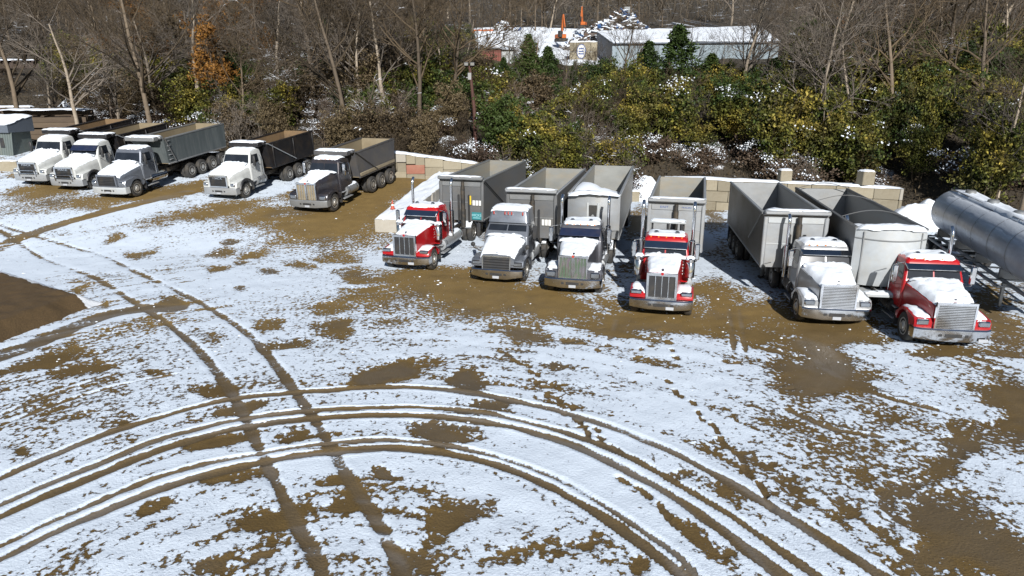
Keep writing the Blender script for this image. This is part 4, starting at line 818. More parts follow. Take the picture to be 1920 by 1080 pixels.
def trailer(name, label, loc, yaw, p):
    """end-dump trailer: front wall at y=0"""
    root = thing(name, label, 'trailer', loc, yaw, 'dump trailers', slope_at(loc, yaw, p['L'] - 2.2))
    L, zb, zt, hw = p['L'], p.get('zb', 1.35), p['zt'], p.get('hw', 1.29)
    wall = p['wall']
    open_box(root, 0, L, zb, zt, hw, wall, p['liner'], p.get('rail', 'aluminium_light'), 0., p.get('round', False), 0, None, p.get('tail', .12), 0, p.get('fsnow'), p.get('tarp', True), p.get('tarp_mat'), None, p.get('rail_h', .10))
    if not p.get('bulge'):
        # front sheet with recessed panels and the hoist
        fm = p.get('front', 'aluminium')
        MB().box(-hw, hw, -.03, -.003, zb - .12, zt - .02, .01).build('front_sheet', fm, root)
        for sx in (-1, 1):
            MB().box(min(sx * (hw - .16), sx * (hw + .01)), max(sx * (hw - .16), sx * (hw + .01)), -.12, -.032, zb - .14, zt - .03, .05).build('corner_post', p.get('post', fm), root)
        MB().box(-hw + .17, hw - .17, -.07, -.032, zt - .30, zt - .05, .015).build('front_panel', p.get('panel', fm), root)
        MB().box(-hw + .17, hw - .17, -.05, -.032, lerp(zb, zt, .42), lerp(zb, zt, .45), .006).build('front_panel', p.get('panel', fm), root)
        MB().lathe([(0, .15), (1.0, .15), (1.0, .12), (zt - 1.2, .12), (zt - 1.2, .09), (zt - .9, .09)], 12, 'z', (p.get('hx', 0), -.24, 1.15 - .25)).build('hoist_cylinder', 'chassis', root)
        for sx in (-1, 1): MB().box(p.get('hx', 0) + sx * .30 - .05, p.get('hx', 0) + sx * .30 + .05, -.16, -.06, zb - .2, zt - .75, .02).build('hoist_guide', 'plastic', root)
    else:
        P_ = []
        for i in range(9):
            z = lerp(p.get('shell_zb', zb - .05), zt + .02, i / 8); row = []
            for k in range(17):
                q = lerp(-1, 1, k / 16); fwd = p['bulge'] * (1 - abs(q) ** 2.1) * (1 - .2 * (i / 8) ** 3) * (.55 + .45 * min(1, i / 3))
                row.append((q * hw, -fwd - .01, z + (.10 * (1 - q * q) if i == 8 else 0)))
            P_.append(row)
        m = MB().grid(P_); top = P_[-1]
        m.grid([top, [(x, .12, z) for x, y, z in top]])
        fs_ = m.build('front_shell', p.get('front', 'white_shell'), root, True, 50)
        def tp(s_, t__):
            q = lerp(-.97, .97, s_); fwd = p['bulge'] * (1 - abs(q) ** 2.1) * .82 + .06
            return (q * hw, lerp(-fwd - (.28 if p.get('recess') else .05), .1, t__), zt + .02 + .10 * (1 - q * q))
        snow_sheet(tp, 16, 8, .14, .12, 'snow', fs_)
        if p.get('recess'):
            for x in (-.26, .26): MB().box(x - .05, x + .05, -p['bulge'] - .01, -p['bulge'] + .3, zb - .1, zt - .3, .02).build('front_rib', 'white_shell', fs_)
            MB().box(-.2, .2, -p['bulge'] + .0, -p['bulge'] + .3, zb + .25, zt - .42, .02).build('recess_shade', 'plastic', fs_)  # dark block stands in for the shade in the recess under the cap
        if not p.get('recess'):
            for q in (-.8, .8): MB().box(q * hw - .02, q * hw + .02, -p['bulge'] * (1 - .8 ** 2.1) - .03, -p['bulge'] * (1 - .8 ** 2.1) + .1, zb, zt - .05, .008).build('front_seam', 'aluminium', fs_)
            MB().tube([(q * hw * .1, -p['bulge'] * (1 - abs(q / 10) ** 2.1) * .93 - .012, zt - .32) for q in range(-10, 11)], .022, 6).build('front_band', 'aluminium', fs_)
        # deck ahead of the curved bottom
        MB().box(-1.0, 1.0, -p['bulge'] - .45, -.05, zb - .28, zb - .18, .02).build('front_deck', p.get('front', 'white_shell'), root)
        snow_sheet(lambda s_, t__: (lerp(-.98, .98, s_), lerp(-p['bulge'] - .43, -p['bulge'] + .05, t__), zb - .18), 14, 6, .07, .15, 'deck_snow', root)
    fr = MB()
    for sx in (-1, 1): fr.box(sx * .48 - .06, sx * .48 + .06, -.1 if not p.get('bulge') else -.8, L - .1, .98 + .06, zb - .12)
    for k in range(7): fr.box(-.42, .42, lerp(.4, L - .5, k / 6), lerp(.4, L - .5, k / 6) + .1, 1.06, zb - .14)
    fr.build('chassis_frame', p.get('frame', 'chassis'), root)
    for y in p['axles']:
        for sx in (-1, 1): wheel(root, 'dual', sx * .93, y)
        MB().tube([(-.9, y, .52), (.9, y, .52)], .08, 8).build('axle', 'chassis', root)
    ly = p.get('gear', 2.6)
    for sx in (-1, 1):
        MB().box(sx * .62 - .06, sx * .62 + .06, ly - .06, ly + .06, .12, zb - .15, .015).build('landing_leg', 'aluminium', root)
        MB().box(sx * .62 - .14, sx * .62 + .14, ly - .14, ly + .14, .04, .12, .02).build('landing_foot', 'chassis', root)
        MB().box(min(sx * .6, sx * 1.24), max(sx * .6, sx * 1.24), p['axles'][-1] + .75, p['axles'][-1] + .77, .25, 1.2, .005).build('mud_flap', 'plastic', root)
    for sx, ya, za, yb, zb_ in p.get('arms', ()): tarp_arm(root, sx, hw, ya, za, yb, zb_, p.get('arm_mat', 'aluminium_dark'))
    return root

# ---- cab kinds
GRANITE = dict(divider=.001, paint='white_paint', hy0=.16, hy1=2.05, hw0=.80, hw1=.98, hz0=1.62, hz1=1.98, hr=.22, hzpow=.6, hpow=.8, grille=(.66, .86, 1.60, .10), gdir='h', gbars=6, gbarmat='plastic', gback='plastic', gsur='chrome', gframe=.07, gtext='MACK',
    axle=1.12, fx=(.80, 1.24), fz=1.16, flip=True, ffront=.14, lamp=(.82, 1.16, .92, 1.12), bumper=(.42, .84, 1.22), bmat='aluminium_light', cab=(2.0, 3.45, 1.04, .85, 1.95, 2.78), rake=.30, frame_end=9.0,
    tank=(2.5, 3.5), tankmat='aluminium', fsnow=False, hsn=.07, rsn=.08, beacons=False, mirmat='plastic', drive=(7.0, 8.35), bprof=.0)
SQUARE = dict(paint='red_paint', hy0=.22, hy1=2.25, hw0=.56, hw1=.72, hz0=1.80, hz1=2.02, hr=.06, grille=(.58, .80, 1.84, .12), gdir='v', gbars=3, gback='plastic', gsur='chrome', gframe=.085, badge='red_paint',
    axle=.92, fx=(.56, 1.2), fz=1.04, ffront=.14, lamp=(.74, 1.16, .96, 1.12), bumper=(.40, .80, 1.22), cab=(2.2, 3.75, .96, .95, 2.0, 2.78), rake=.22, frame_end=9.2, visor='bright_chrome', visor_h=.2,
    stacks=(-1, 1), cleaners=(-1, 1), stz=3.95, tank=(2.6, 5.3), tanksnow=1.0, drive=(7.0, 8.3), fifth=7.6, qfender=(7.0,), qfull=True, plx=.35)
AERO = dict(paint='silver_paint', hy0=.14, hy1=1.95, hw0=.80, hw1=.98, hz0=1.36, hz1=1.92, hr=.20, hzpow=.75, hpow=.7, grille=(.66, .64, 1.34, .06), gtilt=.12, gdir='h', gbars=5, gbarmat='plastic', gback='rim_hole', gsur='chrome', gframe=.045,
    axle=1.10, fx=(.72, 1.22), fz=1.10, ffront=.2, lamp=(.76, 1.16, .88, 1.06), lampmat='plastic', bumper=(.30, .74, 1.22), bprof=.2, cab=(1.75, 3.5, 1.06, .7, 1.88, 2.62), rake=.55, frame_end=7.4, fairing=(0, 0, 3.12),
    tank=(2.6, 4.4), tanksnow=.2, drive=(5.6, 6.9), fifth=6.2, qfender=(5.6,), qfull=True, mirmat='plastic', hood_mirror=True, fsnow=None, beacons=False, hsn=.08, plx=0)
SPLIT = dict(paint='grey_paint', hy0=.2, hy1=2.15, hw0=.62, hw1=.86, hz0=1.74, hz1=2.02, hr=.10, grille=(.62, .78, 1.80, .08), gdir='v', gbars=8, gcentre=True, gback='grille_mesh', gsur='chrome', gframe=.06, badge='orange_light',
    axle=1.0, fx=(.62, 1.22), fz=1.16, ffront=.16, lamp=(.74, 1.14, .84, 1.08), bumper=(.40, .82, 1.24), cab=(2.1, 3.9, 1.0, .9, 2.0, 2.72), rake=.26, frame_end=8.2, visor='navy_paint', visor_h=.24, fairing=None,
    stacks=(1, -1), stz=3.7, tank=(2.5, 4.6), tanksnow=.3, drive=(6.1, 7.4), fifth=6.8, qfender=(6.1,), qfull=True, beacons=True, rsn=.10, plx=0, bmat='chrome')
STAR = dict(paint='pale_silver', hy0=.2, hy1=2.1, hw0=.66, hw1=.96, hz0=1.70, hz1=1.97, hr=.10, grille=(.64, .80, 1.76, .08), gdir='h', gbars=14, gback='plastic', gbarmat='chrome', gsur='bright_chrome', gframe=.06,
    axle=1.12, fx=(.66, 1.22), fz=1.14, ffront=.14, lamp=(.78, 1.16, .92, 1.12), bumper=(.40, .84, 1.24), cab=(2.05, 3.6, 1.02, .9, 1.95, 2.74), rake=.24, frame_end=7.6, visor='chrome', visor_h=.13,
    stacks=(-1, 1), stz=3.6, tank=(2.6, 3.9), tankmat='chassis', drive=(5.5, 6.8), fifth=6.1, qfender=(5.5,), qmat='plastic', qfull=True, plx=0, rsn=.09, hsn=.12)
def mix(a, **k): d = dict(a); d.update(k); return d

VEH = {'d1': (-34.21, 50.09, 11), 'd2': (-30.95, 48.9, 12), 'd3': (-27.04, 47.09, 14), 'd4': (-19.64, 47.15, 16.5), 'd5': (-12.9, 44.12, 17), 't1': (-5.15, 32.67, 15), 't2': (-0.73, 30.54, 14.5), 't3': (2.56, 28.73, 12.5), 't4': (5.72, 25.8, 14), 't5': (11.98, 24.58, 8), 't6': (14.94, 22.38, 8), 'T1': (-2.79, 39.01, 15.8), 'T2': (0.98, 34.95, 13.6), 'T3': (4.04, 34.46, 12.4), 'T4': (7.57, 32.1, 14.6), 'T5': (11.88, 29.02, 8.3), 'T6': (14.43, 26.26, 8.9), 'K': (22.9, 36.2, 14.5)}
def put(k):
    x, y, a = VEH[k]; return (x, y, G0(x, y)), a
BLK = dict(y0=4.1, y1=9.0, zb=1.35, zt=2.86, wall='black_paint', liner='liner_rust', rail='black_paint', slope=.30, tarp_mat='black_paint', arm_mat='aluminium_light', ribs=3, tail=.1)
(l_, a_) = put('d1'); o = dump_truck('dump_truck', 'white dump truck with black box, outermost, next to the timber stack', l_, a_, mix(GRANITE, guard=True, box=BLK, drive=(5.9, 7.0, 8.2), scale=1.1))
(l_, a_) = put('d2'); o = dump_truck('dump_truck', 'white dump truck with tinted visor, between another white truck and the silver one', l_, a_, mix(GRANITE, guard=True, visor='navy_paint', visor_h=.26, box=mix(BLK, liner='liner_tan'), drive=(5.9, 7.0, 8.2), scale=1.09))
(l_, a_) = put('d3'); o = dump_truck('dump_truck', 'silver dump truck with long grey box and black grille', l_, a_, mix(GRANITE, paint='silver_paint', gtext=None, hz0=1.5, hz1=1.98, hw0=.84, gback='plastic', gbarmat='plastic', gsur='silver_paint', grille=(.70, .80, 1.56, .08), bumper=(.40, .80, 1.24), bmat='white_shell', flip=False, fz=1.2, lamp=(.86, 1.18, .90, 1.14),
    scale=1.08, frame_end=10.4, tank=(2.6, 4.1), tankmat='chrome', drive=(6.4, 7.6, 8.8, 10.0), box=dict(y0=4.3, y1=10.6, zb=1.45, zt=3.0, wall='box_blue_grey', liner='liner_tan', rail='aluminium', slope=.1, ladder=True, tarp_mat='aluminium', tail=.15, arm=.1)))
(l_, a_) = put('d4'); o = dump_truck('dump_truck', 'white dump truck with black box and diagonal silver tarp arm', l_, a_, mix(GRANITE, box=mix(BLK, y1=9.4, liner='liner_rust'), frame_end=9.2, drive=(6.0, 7.2, 8.5), scale=1.07))
(l_, a_) = put('d5'); o = dump_truck('dump_truck', 'dark charcoal dump truck with grey box beside the red-block wall', l_, a_, mix(SPLIT, paint='plum_paint', gback='dust_tan', gbars=6, gsur='chrome', fairing=None, hw0=.66, hw1=.92, fx=(.66, 1.24), visor=None, stacks=(), fifth=None, qfender=(), fsnow=None, badge='orange_light', beacons=False, bmat='aluminium', cab=(2.05, 3.5, 1.02, .9, 1.98, 2.76), hsx=(.0, .86), hrag=.12,
    tank=(2.6, 4.0), tankmat='aluminium', frame_end=9.0, drive=(5.7, 6.95, 8.2), scale=1.11, box=dict(y0=4.1, y1=8.9, zb=1.35, zt=2.80, wall='box_grey', liner='liner_tan', rail='box_grey', slope=.35, bands=.22, tarp_mat='box_grey', tail=.2, arm_mat='box_grey', arm=.45)))

def semi(key, label, p):
    l_, a_ = put(key)
    root = thing('semi_tractor', label, 'truck', l_, a_, 'semi tractors parked in a row', slope_at(l_, a_, 6.5))
    return tractor(root, p)
semi('t1', 'red tractor with square chrome grille, standing beside the low snowy block row', SQUARE)
semi('t2', 'silver aerodynamic tractor with tall roof fairing and black slatted grille', AERO)
k = semi('t3', 'grey tractor with green and purple reflections painted on its split grille', SPLIT)
r4 = semi('t4', 'red tractor with square chrome grille and a white rack behind its roof', mix(SQUARE, frame_end=8.8, drive=(6.6, 7.9), fifth=7.2, qfender=(6.6,), roofsnow=(.1, 1)))
q = MB().box(-.75, .75, 3.9, 4.45, 3.02, 3.10, .03).build('cab_rack', 'white_shell', r4)
MB().box(-.7, -.62, 4.1, 4.2, 1.0, 3.02).build('rack_post', 'plastic', q); MB().box(.62, .7, 4.1, 4.2, 1.0, 3.02).build('rack_post', 'plastic', q)
snow_sheet(lambda s_, t__: (lerp(-.75, .75, s_), lerp(3.9, 4.45, t__), 3.1), 12, 6, .07, .12, 'snow', q)
semi('t5', 'pale silver tractor with wide chrome slatted grille and snowy hood', STAR)
semi('t6', 'red tractor with wide chrome slatted grille, next to the tanker', mix(STAR, paint='red_paint', hy1=2.1, plx=.95))

AX3 = lambda L: (L - 3.4, L - 2.2, L - 1.0)
(l_, a_) = put('T1'); o = trailer('dump_trailer', 'grey dump trailer with teal name sign on its front', l_, a_, dict(L=9.04, zt=3.45, wall='aluminium_dark', liner='liner_pale', front='aluminium_dark', panel='aluminium', rail='aluminium', hx=.15, axles=AX3(9.04)[1:], arms=((1, -.1, 3.45, 3.4, 1.75),), arm_mat='plastic', fsnow=(.1, .85, 1.6, .12)))
def signs(o):
    MB().box(.62, 1.18, -.14, -.13, 1.33, 1.75, .004).build('name_sign', 'teal_sign', o)
    text('sign_lettering', 'HICKS', .20, (.90, -.146, 1.58), (R(90), 0, 0), 'teal_light', o, .003)
    MB().box(.70, 1.10, -.145, -.141, 1.42, 1.45, .001).build('sign_rule', 'teal_light', o)
    MB().box(.38, .58, -.10, -.09, 2.15, 2.65, .004).build('yellow_sticker', 'sticker_yellow', o)
    for x in (.66, .84, 1.02): MB().box(x, x + .14, -.10, -.09, 2.12, 2.40, .004).build('white_sticker', 'sticker_white', o)
signs(o)
(l_, a_) = put('T2'); o = trailer('dump_trailer', 'grey dump trailer behind the silver aerodynamic tractor', l_, a_, dict(L=10.00, zt=3.45, wall='aluminium_dark', liner='liner_pale', front='aluminium_dark', panel='aluminium', rail='aluminium_light', hx=.1, axles=AX3(10.00)[1:], fsnow=(.03, .85, 1.95, .12)))
for x in (.55, .72, .88): MB().box(x, x + .13, -.10, -.09, 1.9, 2.2, .004).build('white_sticker', 'sticker_white', o)
(l_, a_) = put('T3'); o = trailer('dump_trailer', 'round-bottomed pale dump trailer holding drifted snow, with a bowed ribbed front', l_, a_, dict(L=11.95, zt=3.45, round=True, bulge=.42, recess=True, shell_zb=1.75, wall='aluminium', liner='liner_pale', front='aluminium_light', axles=AX3(11.95)[1:], tarp=False, fsnow=(.02, .95, 1.98, .1)))  # front coloured greyer to carry the shade below its snow cap
(l_, a_) = put('T4'); o = trailer('dump_trailer', 'silver dump trailer with snowy front rim behind the red tractor with roof rack', l_, a_, dict(L=8.79, zt=3.45, wall='aluminium', liner='liner_pale', front='aluminium_light', panel='aluminium_light', hx=0, axles=AX3(8.79), tarp_mat='aluminium_light'))
text('front_lettering', 'EAST', .13, (-.55, -.08, 3.45 - .16), (R(90), 0, 0), 'sign_blue', o, .002, 1.3); text('front_lettering', 'TRAILERS', .09, (.45, -.08, 3.45 - .16), (R(90), 0, 0), 'sign_blue', o, .002, 1.2)
(l_, a_) = put('T5'); o = trailer('dump_trailer', 'dark-sided dump trailer with bent tarp arm behind the pale silver tractor', l_, a_, dict(L=9.48, zt=3.45, wall='aluminium_mud', liner='aluminium', front='aluminium_light', panel='white_shell', hx=.1, axles=AX3(9.48), fsnow=(.02, .8, 1.95, .14), arms=((-1, .0, 3.45 + .1, 2.4, 2.0),), arm_mat='aluminium', tarp_mat='aluminium_light'))
(l_, a_) = put('T6'); o = trailer('dump_trailer', 'dark dump trailer with smooth white bowed front behind the red slatted-grille tractor', l_, a_, dict(L=10.13, zt=3.45, wall='aluminium_dark', liner='aluminium', front='white_shell', bulge=.62, tarp=False, axles=AX3(10.13), fsnow=(.03, .85, 1.7, .12), rail='aluminium_dark'))
for k in range(3):
    y = lerp(2.0, 10.13 - .4, k / 2)
    MB().tube([(lerp(-1.27, 1.27, q / 10), y, 3.45 + .12 + .28 * math.sin(math.pi * q / 10)) for q in range(11)], .018, 6).build('tarp_bow', 'aluminium_dark', o)

# ---- tanker
def tanker():
    l_, a_ = put('K'); root = thing('tanker_trailer', 'long polished tank trailer dusted with snow, at the end of the row', 'trailer', l_, a_)
    L, r, zc = 12.6, 1.12, 2.42       # y=0 is the rear end, -y towards the tractor
    prof = [(-L, .0), (-L, .65), (-L + .12, .96), (-L + .3, 1.09), (-L + .5, r), (-.5, r), (-.3, 1.09), (-.12, .96), (0, .65), (.03, .0)]
    secs = []
    tk = MB().lathe(prof, 40, 'y', (0, 0, zc), cap=False).build('tank', 'tank_skin', root, True, 50)
    for k in range(7):
        y = lerp(-L + .7, -.5, k / 6)
        MB().lathe([(0, r + .012), (.05, r + .012)], 40, 'y', (0, y, zc), cap=False).build('band', 'aluminium_light', tk)
    for sx in (-1, 1): MB().box(sx * .36 - .02, sx * .36 + .02, -L + .8, -.4, zc + r - .14, zc + r + .04).build('spill_dam', 'aluminium', tk)
    snow_sheet(lambda s_, t__: (lerp(-.46, .46, s_), lerp(-L + .8, -.42, t__), zc + r - .07), 8, 60, .15, .12, 'top_snow', root)
    for k in range(4): MB().lathe([(0, .24), (.16, .24), (.2, .2), (.22, 0)], 14, 'z', (0, lerp(-L + 2, -2, k / 3), zc + r)).build('manhole', 'aluminium', tk)
    snow_sheet(lambda s_, t__: ((lambda a: (-r * math.sin(a), lerp(-L + .6, -.35, t__), zc + r * math.cos(a)))(R(lerp(24, 62, s_)))), 8, 70, .022, .22, 'side_snow', root, 'snow_thin', rag=.5)
    fr = MB()
    for sx in (-1, 1): fr.box(sx * .62 - .05, sx * .62 + .05, -L + .6, -.05, 1.0, 1.14); fr.box(sx * 1.15 - .05, sx * 1.15 + .05, -L + 2.5, -.1, 1.0, 1.10)
    for k in range(10): fr.box(-1.1, 1.1, lerp(-L + 2.6, -.3, k / 9), lerp(-L + 2.6, -.3, k / 9) + .08, 1.02, 1.09)
    fo = fr.build('chassis_frame', 'aluminium_light', root)
    for k in range(8): MB().box(-1.212, -1.203, lerp(-L + 2.8, -.6, k / 7), lerp(-L + 2.8, -.6, k / 7) + .3, 1.03, 1.08, .001).build('reflector_tape', 'red_paint' if k % 2 else 'sticker_white', fo)
    for k in range(5): MB().box(-.75, .75, lerp(-L + 1, -.8, k / 4), lerp(-L + 1, -.8, k / 4) + .12, 1.1, zc - .9).build('saddle', 'aluminium', root)
    for y in (-2.3, -1.0):
        for sx in (-1, 1): wheel(root, 'dual', sx * .93, y)
        MB().tube([(-.9, y, .52), (.9, y, .52)], .08, 8).build('axle', 'chassis', root)
    for sx in (-1, 1): MB().box(sx * .7 - .06, sx * .7 + .06, -L + 3.2, -L + 3.32, .05, 1.05).build('landing_leg', 'aluminium', root)
    for sx in (-1, 1): MB().box(sx * .9 - .28, sx * .9 + .28, -.12, -.06, .45, .95).build('mud_flap', 'plastic', root)
M('tank_skin', (.52, .57, .64), .3, .12, (.66, .72, .80), .7, scale=2.0, sx=(1, .6, 1))
tanker()

# ------------------------------------------------------------------ concrete block walls
def block_mesh(l, d, h_, seed, notch=True):
    rr_ = random.Random(seed); m = MB()
    m.box(-l / 2, l / 2, 0, d, 0, h_, .035)
    m.v = [(x + rr_.uniform(-.012, .012), y + rr_.uniform(-.012, .012), z + rr_.uniform(-.01, .01)) for x, y, z in m.v]
    return m.mesh('block', 'concrete', True, 30)
BL = {}
def block(parent, l, d, h_, loc, rz=0., mat=None, nm='block'):
    k = (round(l, 2), round(d, 2), round(h_, 2), random.randrange(3))
    if k not in BL: BL[k] = block_mesh(l, d, h_, hash(k) & 255)
    o = link(nm, BL[k], parent); o.location = loc; o.rotation_euler = (0, 0, rz)
    if mat: o.material_slots[0].link = 'OBJECT'; o.material_slots[0].material = MATS[mat]
    return o
def block_wall(label, a, b, courses, h_, d, l, red=None, top_fn=None):
    a = Vector(a); b = Vector(b); L = (b - a).length; ang = math.atan2(b[1] - a[1], b[0] - a[0])
    z0 = min(G0(*a), G0(*b)) - .05
    root = link('block_wall', None); root.location = (a[0], a[1], 0); root.rotation_euler = (0, 0, ang); tag(root, label, 'wall')
    for c_ in range(courses):
        x = -(l / 2 if c_ % 2 else 0); n = 0
        while x < L - .1:
            x0, x1 = max(0, x), min(L, x + l)
            if random.random() < .25 and x1 - x0 > l * .9: x1 = x0 + l / 2; nxt = x + l / 2
            else: nxt = x + l
            if x1 - x0 > .12:
                gz_ = lerp(G0(*a), G0(*b), (x0 + x1) / 2 / L) - .1
                block(root, x1 - x0 - .014, d, h_ - .012, ((x0 + x1) / 2, random.uniform(-.02, .02), gz_ - .06 + c_ * h_), 0, 'concrete_red' if red and red == (c_, n) else ('concrete_grey' if random.random() < .15 else None))
            x = nxt; n += 1
    def fn(s_, t__):
        return (s_ * L, lerp(-.03, d + .03, t__), lerp(G0(*a), G0(*b), s_) - .16 + courses * h_)
    snow_sheet(fn, int(L * 5), 7, .12, .16, 'snow', root, rag=.06)
    return root
PT = {'wl0': (-9.57, 54.59), 'wl1': (-2.3, 55.15), 'blh': 0.71, 'wr0': (10.84, 50.67), 'wr1': (25.3, 45.33), 'b1': (18.6, 47.86), 'b2': (23.34, 46.1), 'b3': (9.17, 52.73), 'b4': [(-38.66, 54.35), (-37.06, 54.35)], 'lr0': (-7.24, 40.38), 'lr1': (-4.81, 55.74), 'h1': (10.45, 54.44), 'h2': (25.7, 43.77), 'pole': (-3.15, 62.63), 'pole_top': 9.91, 'shed': (-41.57, 59.3), 'timbers': [(-43.75, 68.15, 12, 5, 5, 7.2, 'tall stack of snow-capped square timbers behind the outermost white dump truck'), (-53.09, 75.39, 10, 5, 3, 6.0, 'stack of dark snow-capped timbers at the frame edge behind the shed'), (-48.08, 77.76, 6, 4, 3, 6.5, 'low stack of snow-capped timbers farthest back under the hillside')], 'trestle': (-69.32, 105.1, 6.13, 11.43), 'slope': (-51.61, -49.64, 82.46, 99.89), 'scrap': {'bld': [(15.1, 112.07, 13.81), (42.51, 118.49, 14.32), (14.94, 131.67, 16.51), (46.5, 140.45, 17.96)], 'red': (-3.82, 117.51, 11.07, 4.2, 4, 2.3), 'emblem': (11.69, 121.96, 11.99, 4.6, 2.6), 'cont': [(-5.04, 135.66, 14.6, 4.6, 1.5, 'blue_steel', 'blue scrap container below an orange one on the hill'), (-5.67, 144.41, 16.4, 4.6, 1.5, 'orange_steel', 'orange scrap container behind the blue one')], 'heaps': [(17.26, 141.82, 15.56, 5.5, 4, 3.6, 170, 'long mixed scrap heap dusted with snow'), (11.93, 132.97, 13.89, 3.0, 2.5, 2.0, 90, 'low scrap heap beside the emblem wall'), (-1.48, 137.87, 16.31, 2.6, 2, 2.4, 80, 'small scrap heap beside the blue container'), (21.74, 148.65, 17.48, 5.5, 4, 4.6, 190, 'tall peaked scrap heap dusted with snow')], 'exc': [(8.92, 135.47, 15.27, 0.58, 'orange material handler standing in front of the scrap heaps', 1), (14.2, 151.09, 18.63, 0.5, 'smaller orange material handler farther back among the scrap', -1)], 'rail': [(40.25, 175.92, 21.39), (44.55, 159.4, 18.52)]}}
block_wall('tan concrete block wall with a red block behind the charcoal dump truck', PT['wl0'], PT['wl1'], 3, PT['blh'], .8, PT['blh'] * 2, red=(1, 2))
wr = block_wall('tan concrete block wall behind the dump trailers at the hedge bank', PT['wr0'], PT['wr1'], 3, .76, .85, 1.52)
def lone(label, p, z, l, d, h_, yaw, mat=None):
    r = link('concrete_block', block_mesh(l, d, h_, 5)); r.location = (p[0], p[1], z); r.rotation_euler = (0, 0, R(yaw)); tag(r, label, 'concrete block', 'loose concrete blocks')
    if mat: r.material_slots[0].link = 'OBJECT'; r.material_slots[0].material = MATS[mat]
    snow_sheet(lambda s_, t__: (lerp(-l / 2, l / 2, s_), lerp(0, d, t__), h_), 8, 8, .09, .2, 'snow', r)
    return r
lone('small concrete block standing on the wall behind the dark-sided trailer', PT['b1'], G0(*PT['b1']) + 3 * .76 - .05, .78, .75, .76, -4)
lone('tilted concrete block standing on the end of the wall near the tanker', PT['b2'], G0(*PT['b2']) + 3 * .76 - .05, .9, .7, .9, 12)
lone('pale concrete block with snow beside the round-bottomed trailer', PT['b3'], 0, .9, .9, .8, 5)
for k, lab in enumerate(('concrete block at the frame edge in front of the corrugated shed', 'concrete block in front of the outermost white dump truck wheel')):
    q = PT['b4'][k]; lone(lab, q, G0(*q) - .05, 1.5, .8, .85, -3)
# low double row of blocks that runs back beside the red tractor
def low_row():
    a, b = Vector(PT['lr0']), Vector(PT['lr1']); L = (b - a).length; ang = math.atan2(b[1] - a[1], b[0] - a[0]) - math.pi / 2
    root = link('block_row', None); root.location = (a[0], a[1], 0); root.rotation_euler = (0, 0, ang); tag(root, 'low snow-topped row of concrete blocks running back beside the red tractor', 'block row')
    n = int(L / .86)
    zz = lambda y: G0(*(a + (b - a) * (y / L)))
    for k in range(n): block(root, 1.6 + random.uniform(-.06, .06), .84, .8, (random.uniform(-.04, .04), k * .86, zz(k * .86) - .04), random.uniform(-.02, .02), 'concrete_grey')
    snow_sheet(lambda s_, t__: (lerp(-.8, .8, s_), t__ * n * .86, zz(t__ * n * .86) + .76), 14, n * 5, .12, .05, 'snow', root, rag=.03, lump=.8)
    p = a + (b - a) * (2.1 / L)
    c = link('traffic_cone', None); c.scale = (.75,) * 3; c.location = (p[0] - .35, p[1], zz(2.1) + .86); tag(c, 'orange traffic cone on the snow-topped block row', 'traffic cone')
    MB().lathe([(0, .17), (.35, .095), (.7, .03), (.71, .0)], 14, 'z', (0, 0, .03)).build('cone_body', 'cone_orange', c)
    MB().lathe([(0, .125), (.12, .092)], 14, 'z', (0, 0, .28), cap=False).build('white_band', 'sticker_white', c)
    MB().box(-.2, .2, -.2, .2, 0, .035).build('cone_base', 'cone_orange', c)
low_row()
# snow heaps
def heap(label, p, rx, ry, hz, yaw=0, z=0):
    sd = random.randrange(99)
    P_ = []
    for i in range(19):
        row = []
        for j in range(33):
            r_ = i / 18; a = 2 * math.pi * j / 32; k = 1 + .28 * (float(fbm(math.cos(a) * 1.5 + sd, math.sin(a) * 1.5 + 3, 7, 3)) - .5) * 2
            x, y = rx * r_ * k * math.cos(a), ry * r_ * k * math.sin(a)
            zz = hz * (1 - r_ ** 1.7) * (.75 + .7 * float(fbm(x * 1.1 + sd, y * 1.1 + 9, 8, 4)) ) - .06 * (r_ > .98)
            row.append((x, y, zz))
        P_.append(row)
    o = MB().grid(P_).build('snow_heap', 'snow', None, True, 80); o.location = (p[0], p[1], z + G0(*p)); o.rotation_euler = (0, 0, R(yaw)); tag(o, label, 'snow heap')
heap('heap of ploughed snow between the round-bottomed trailer and the wall', PT['h1'], 2.2, 1.8, 1.5)
heap('long heap of ploughed snow behind the tank trailer', PT['h2'], 3.2, 1.7, 1.5, 20)
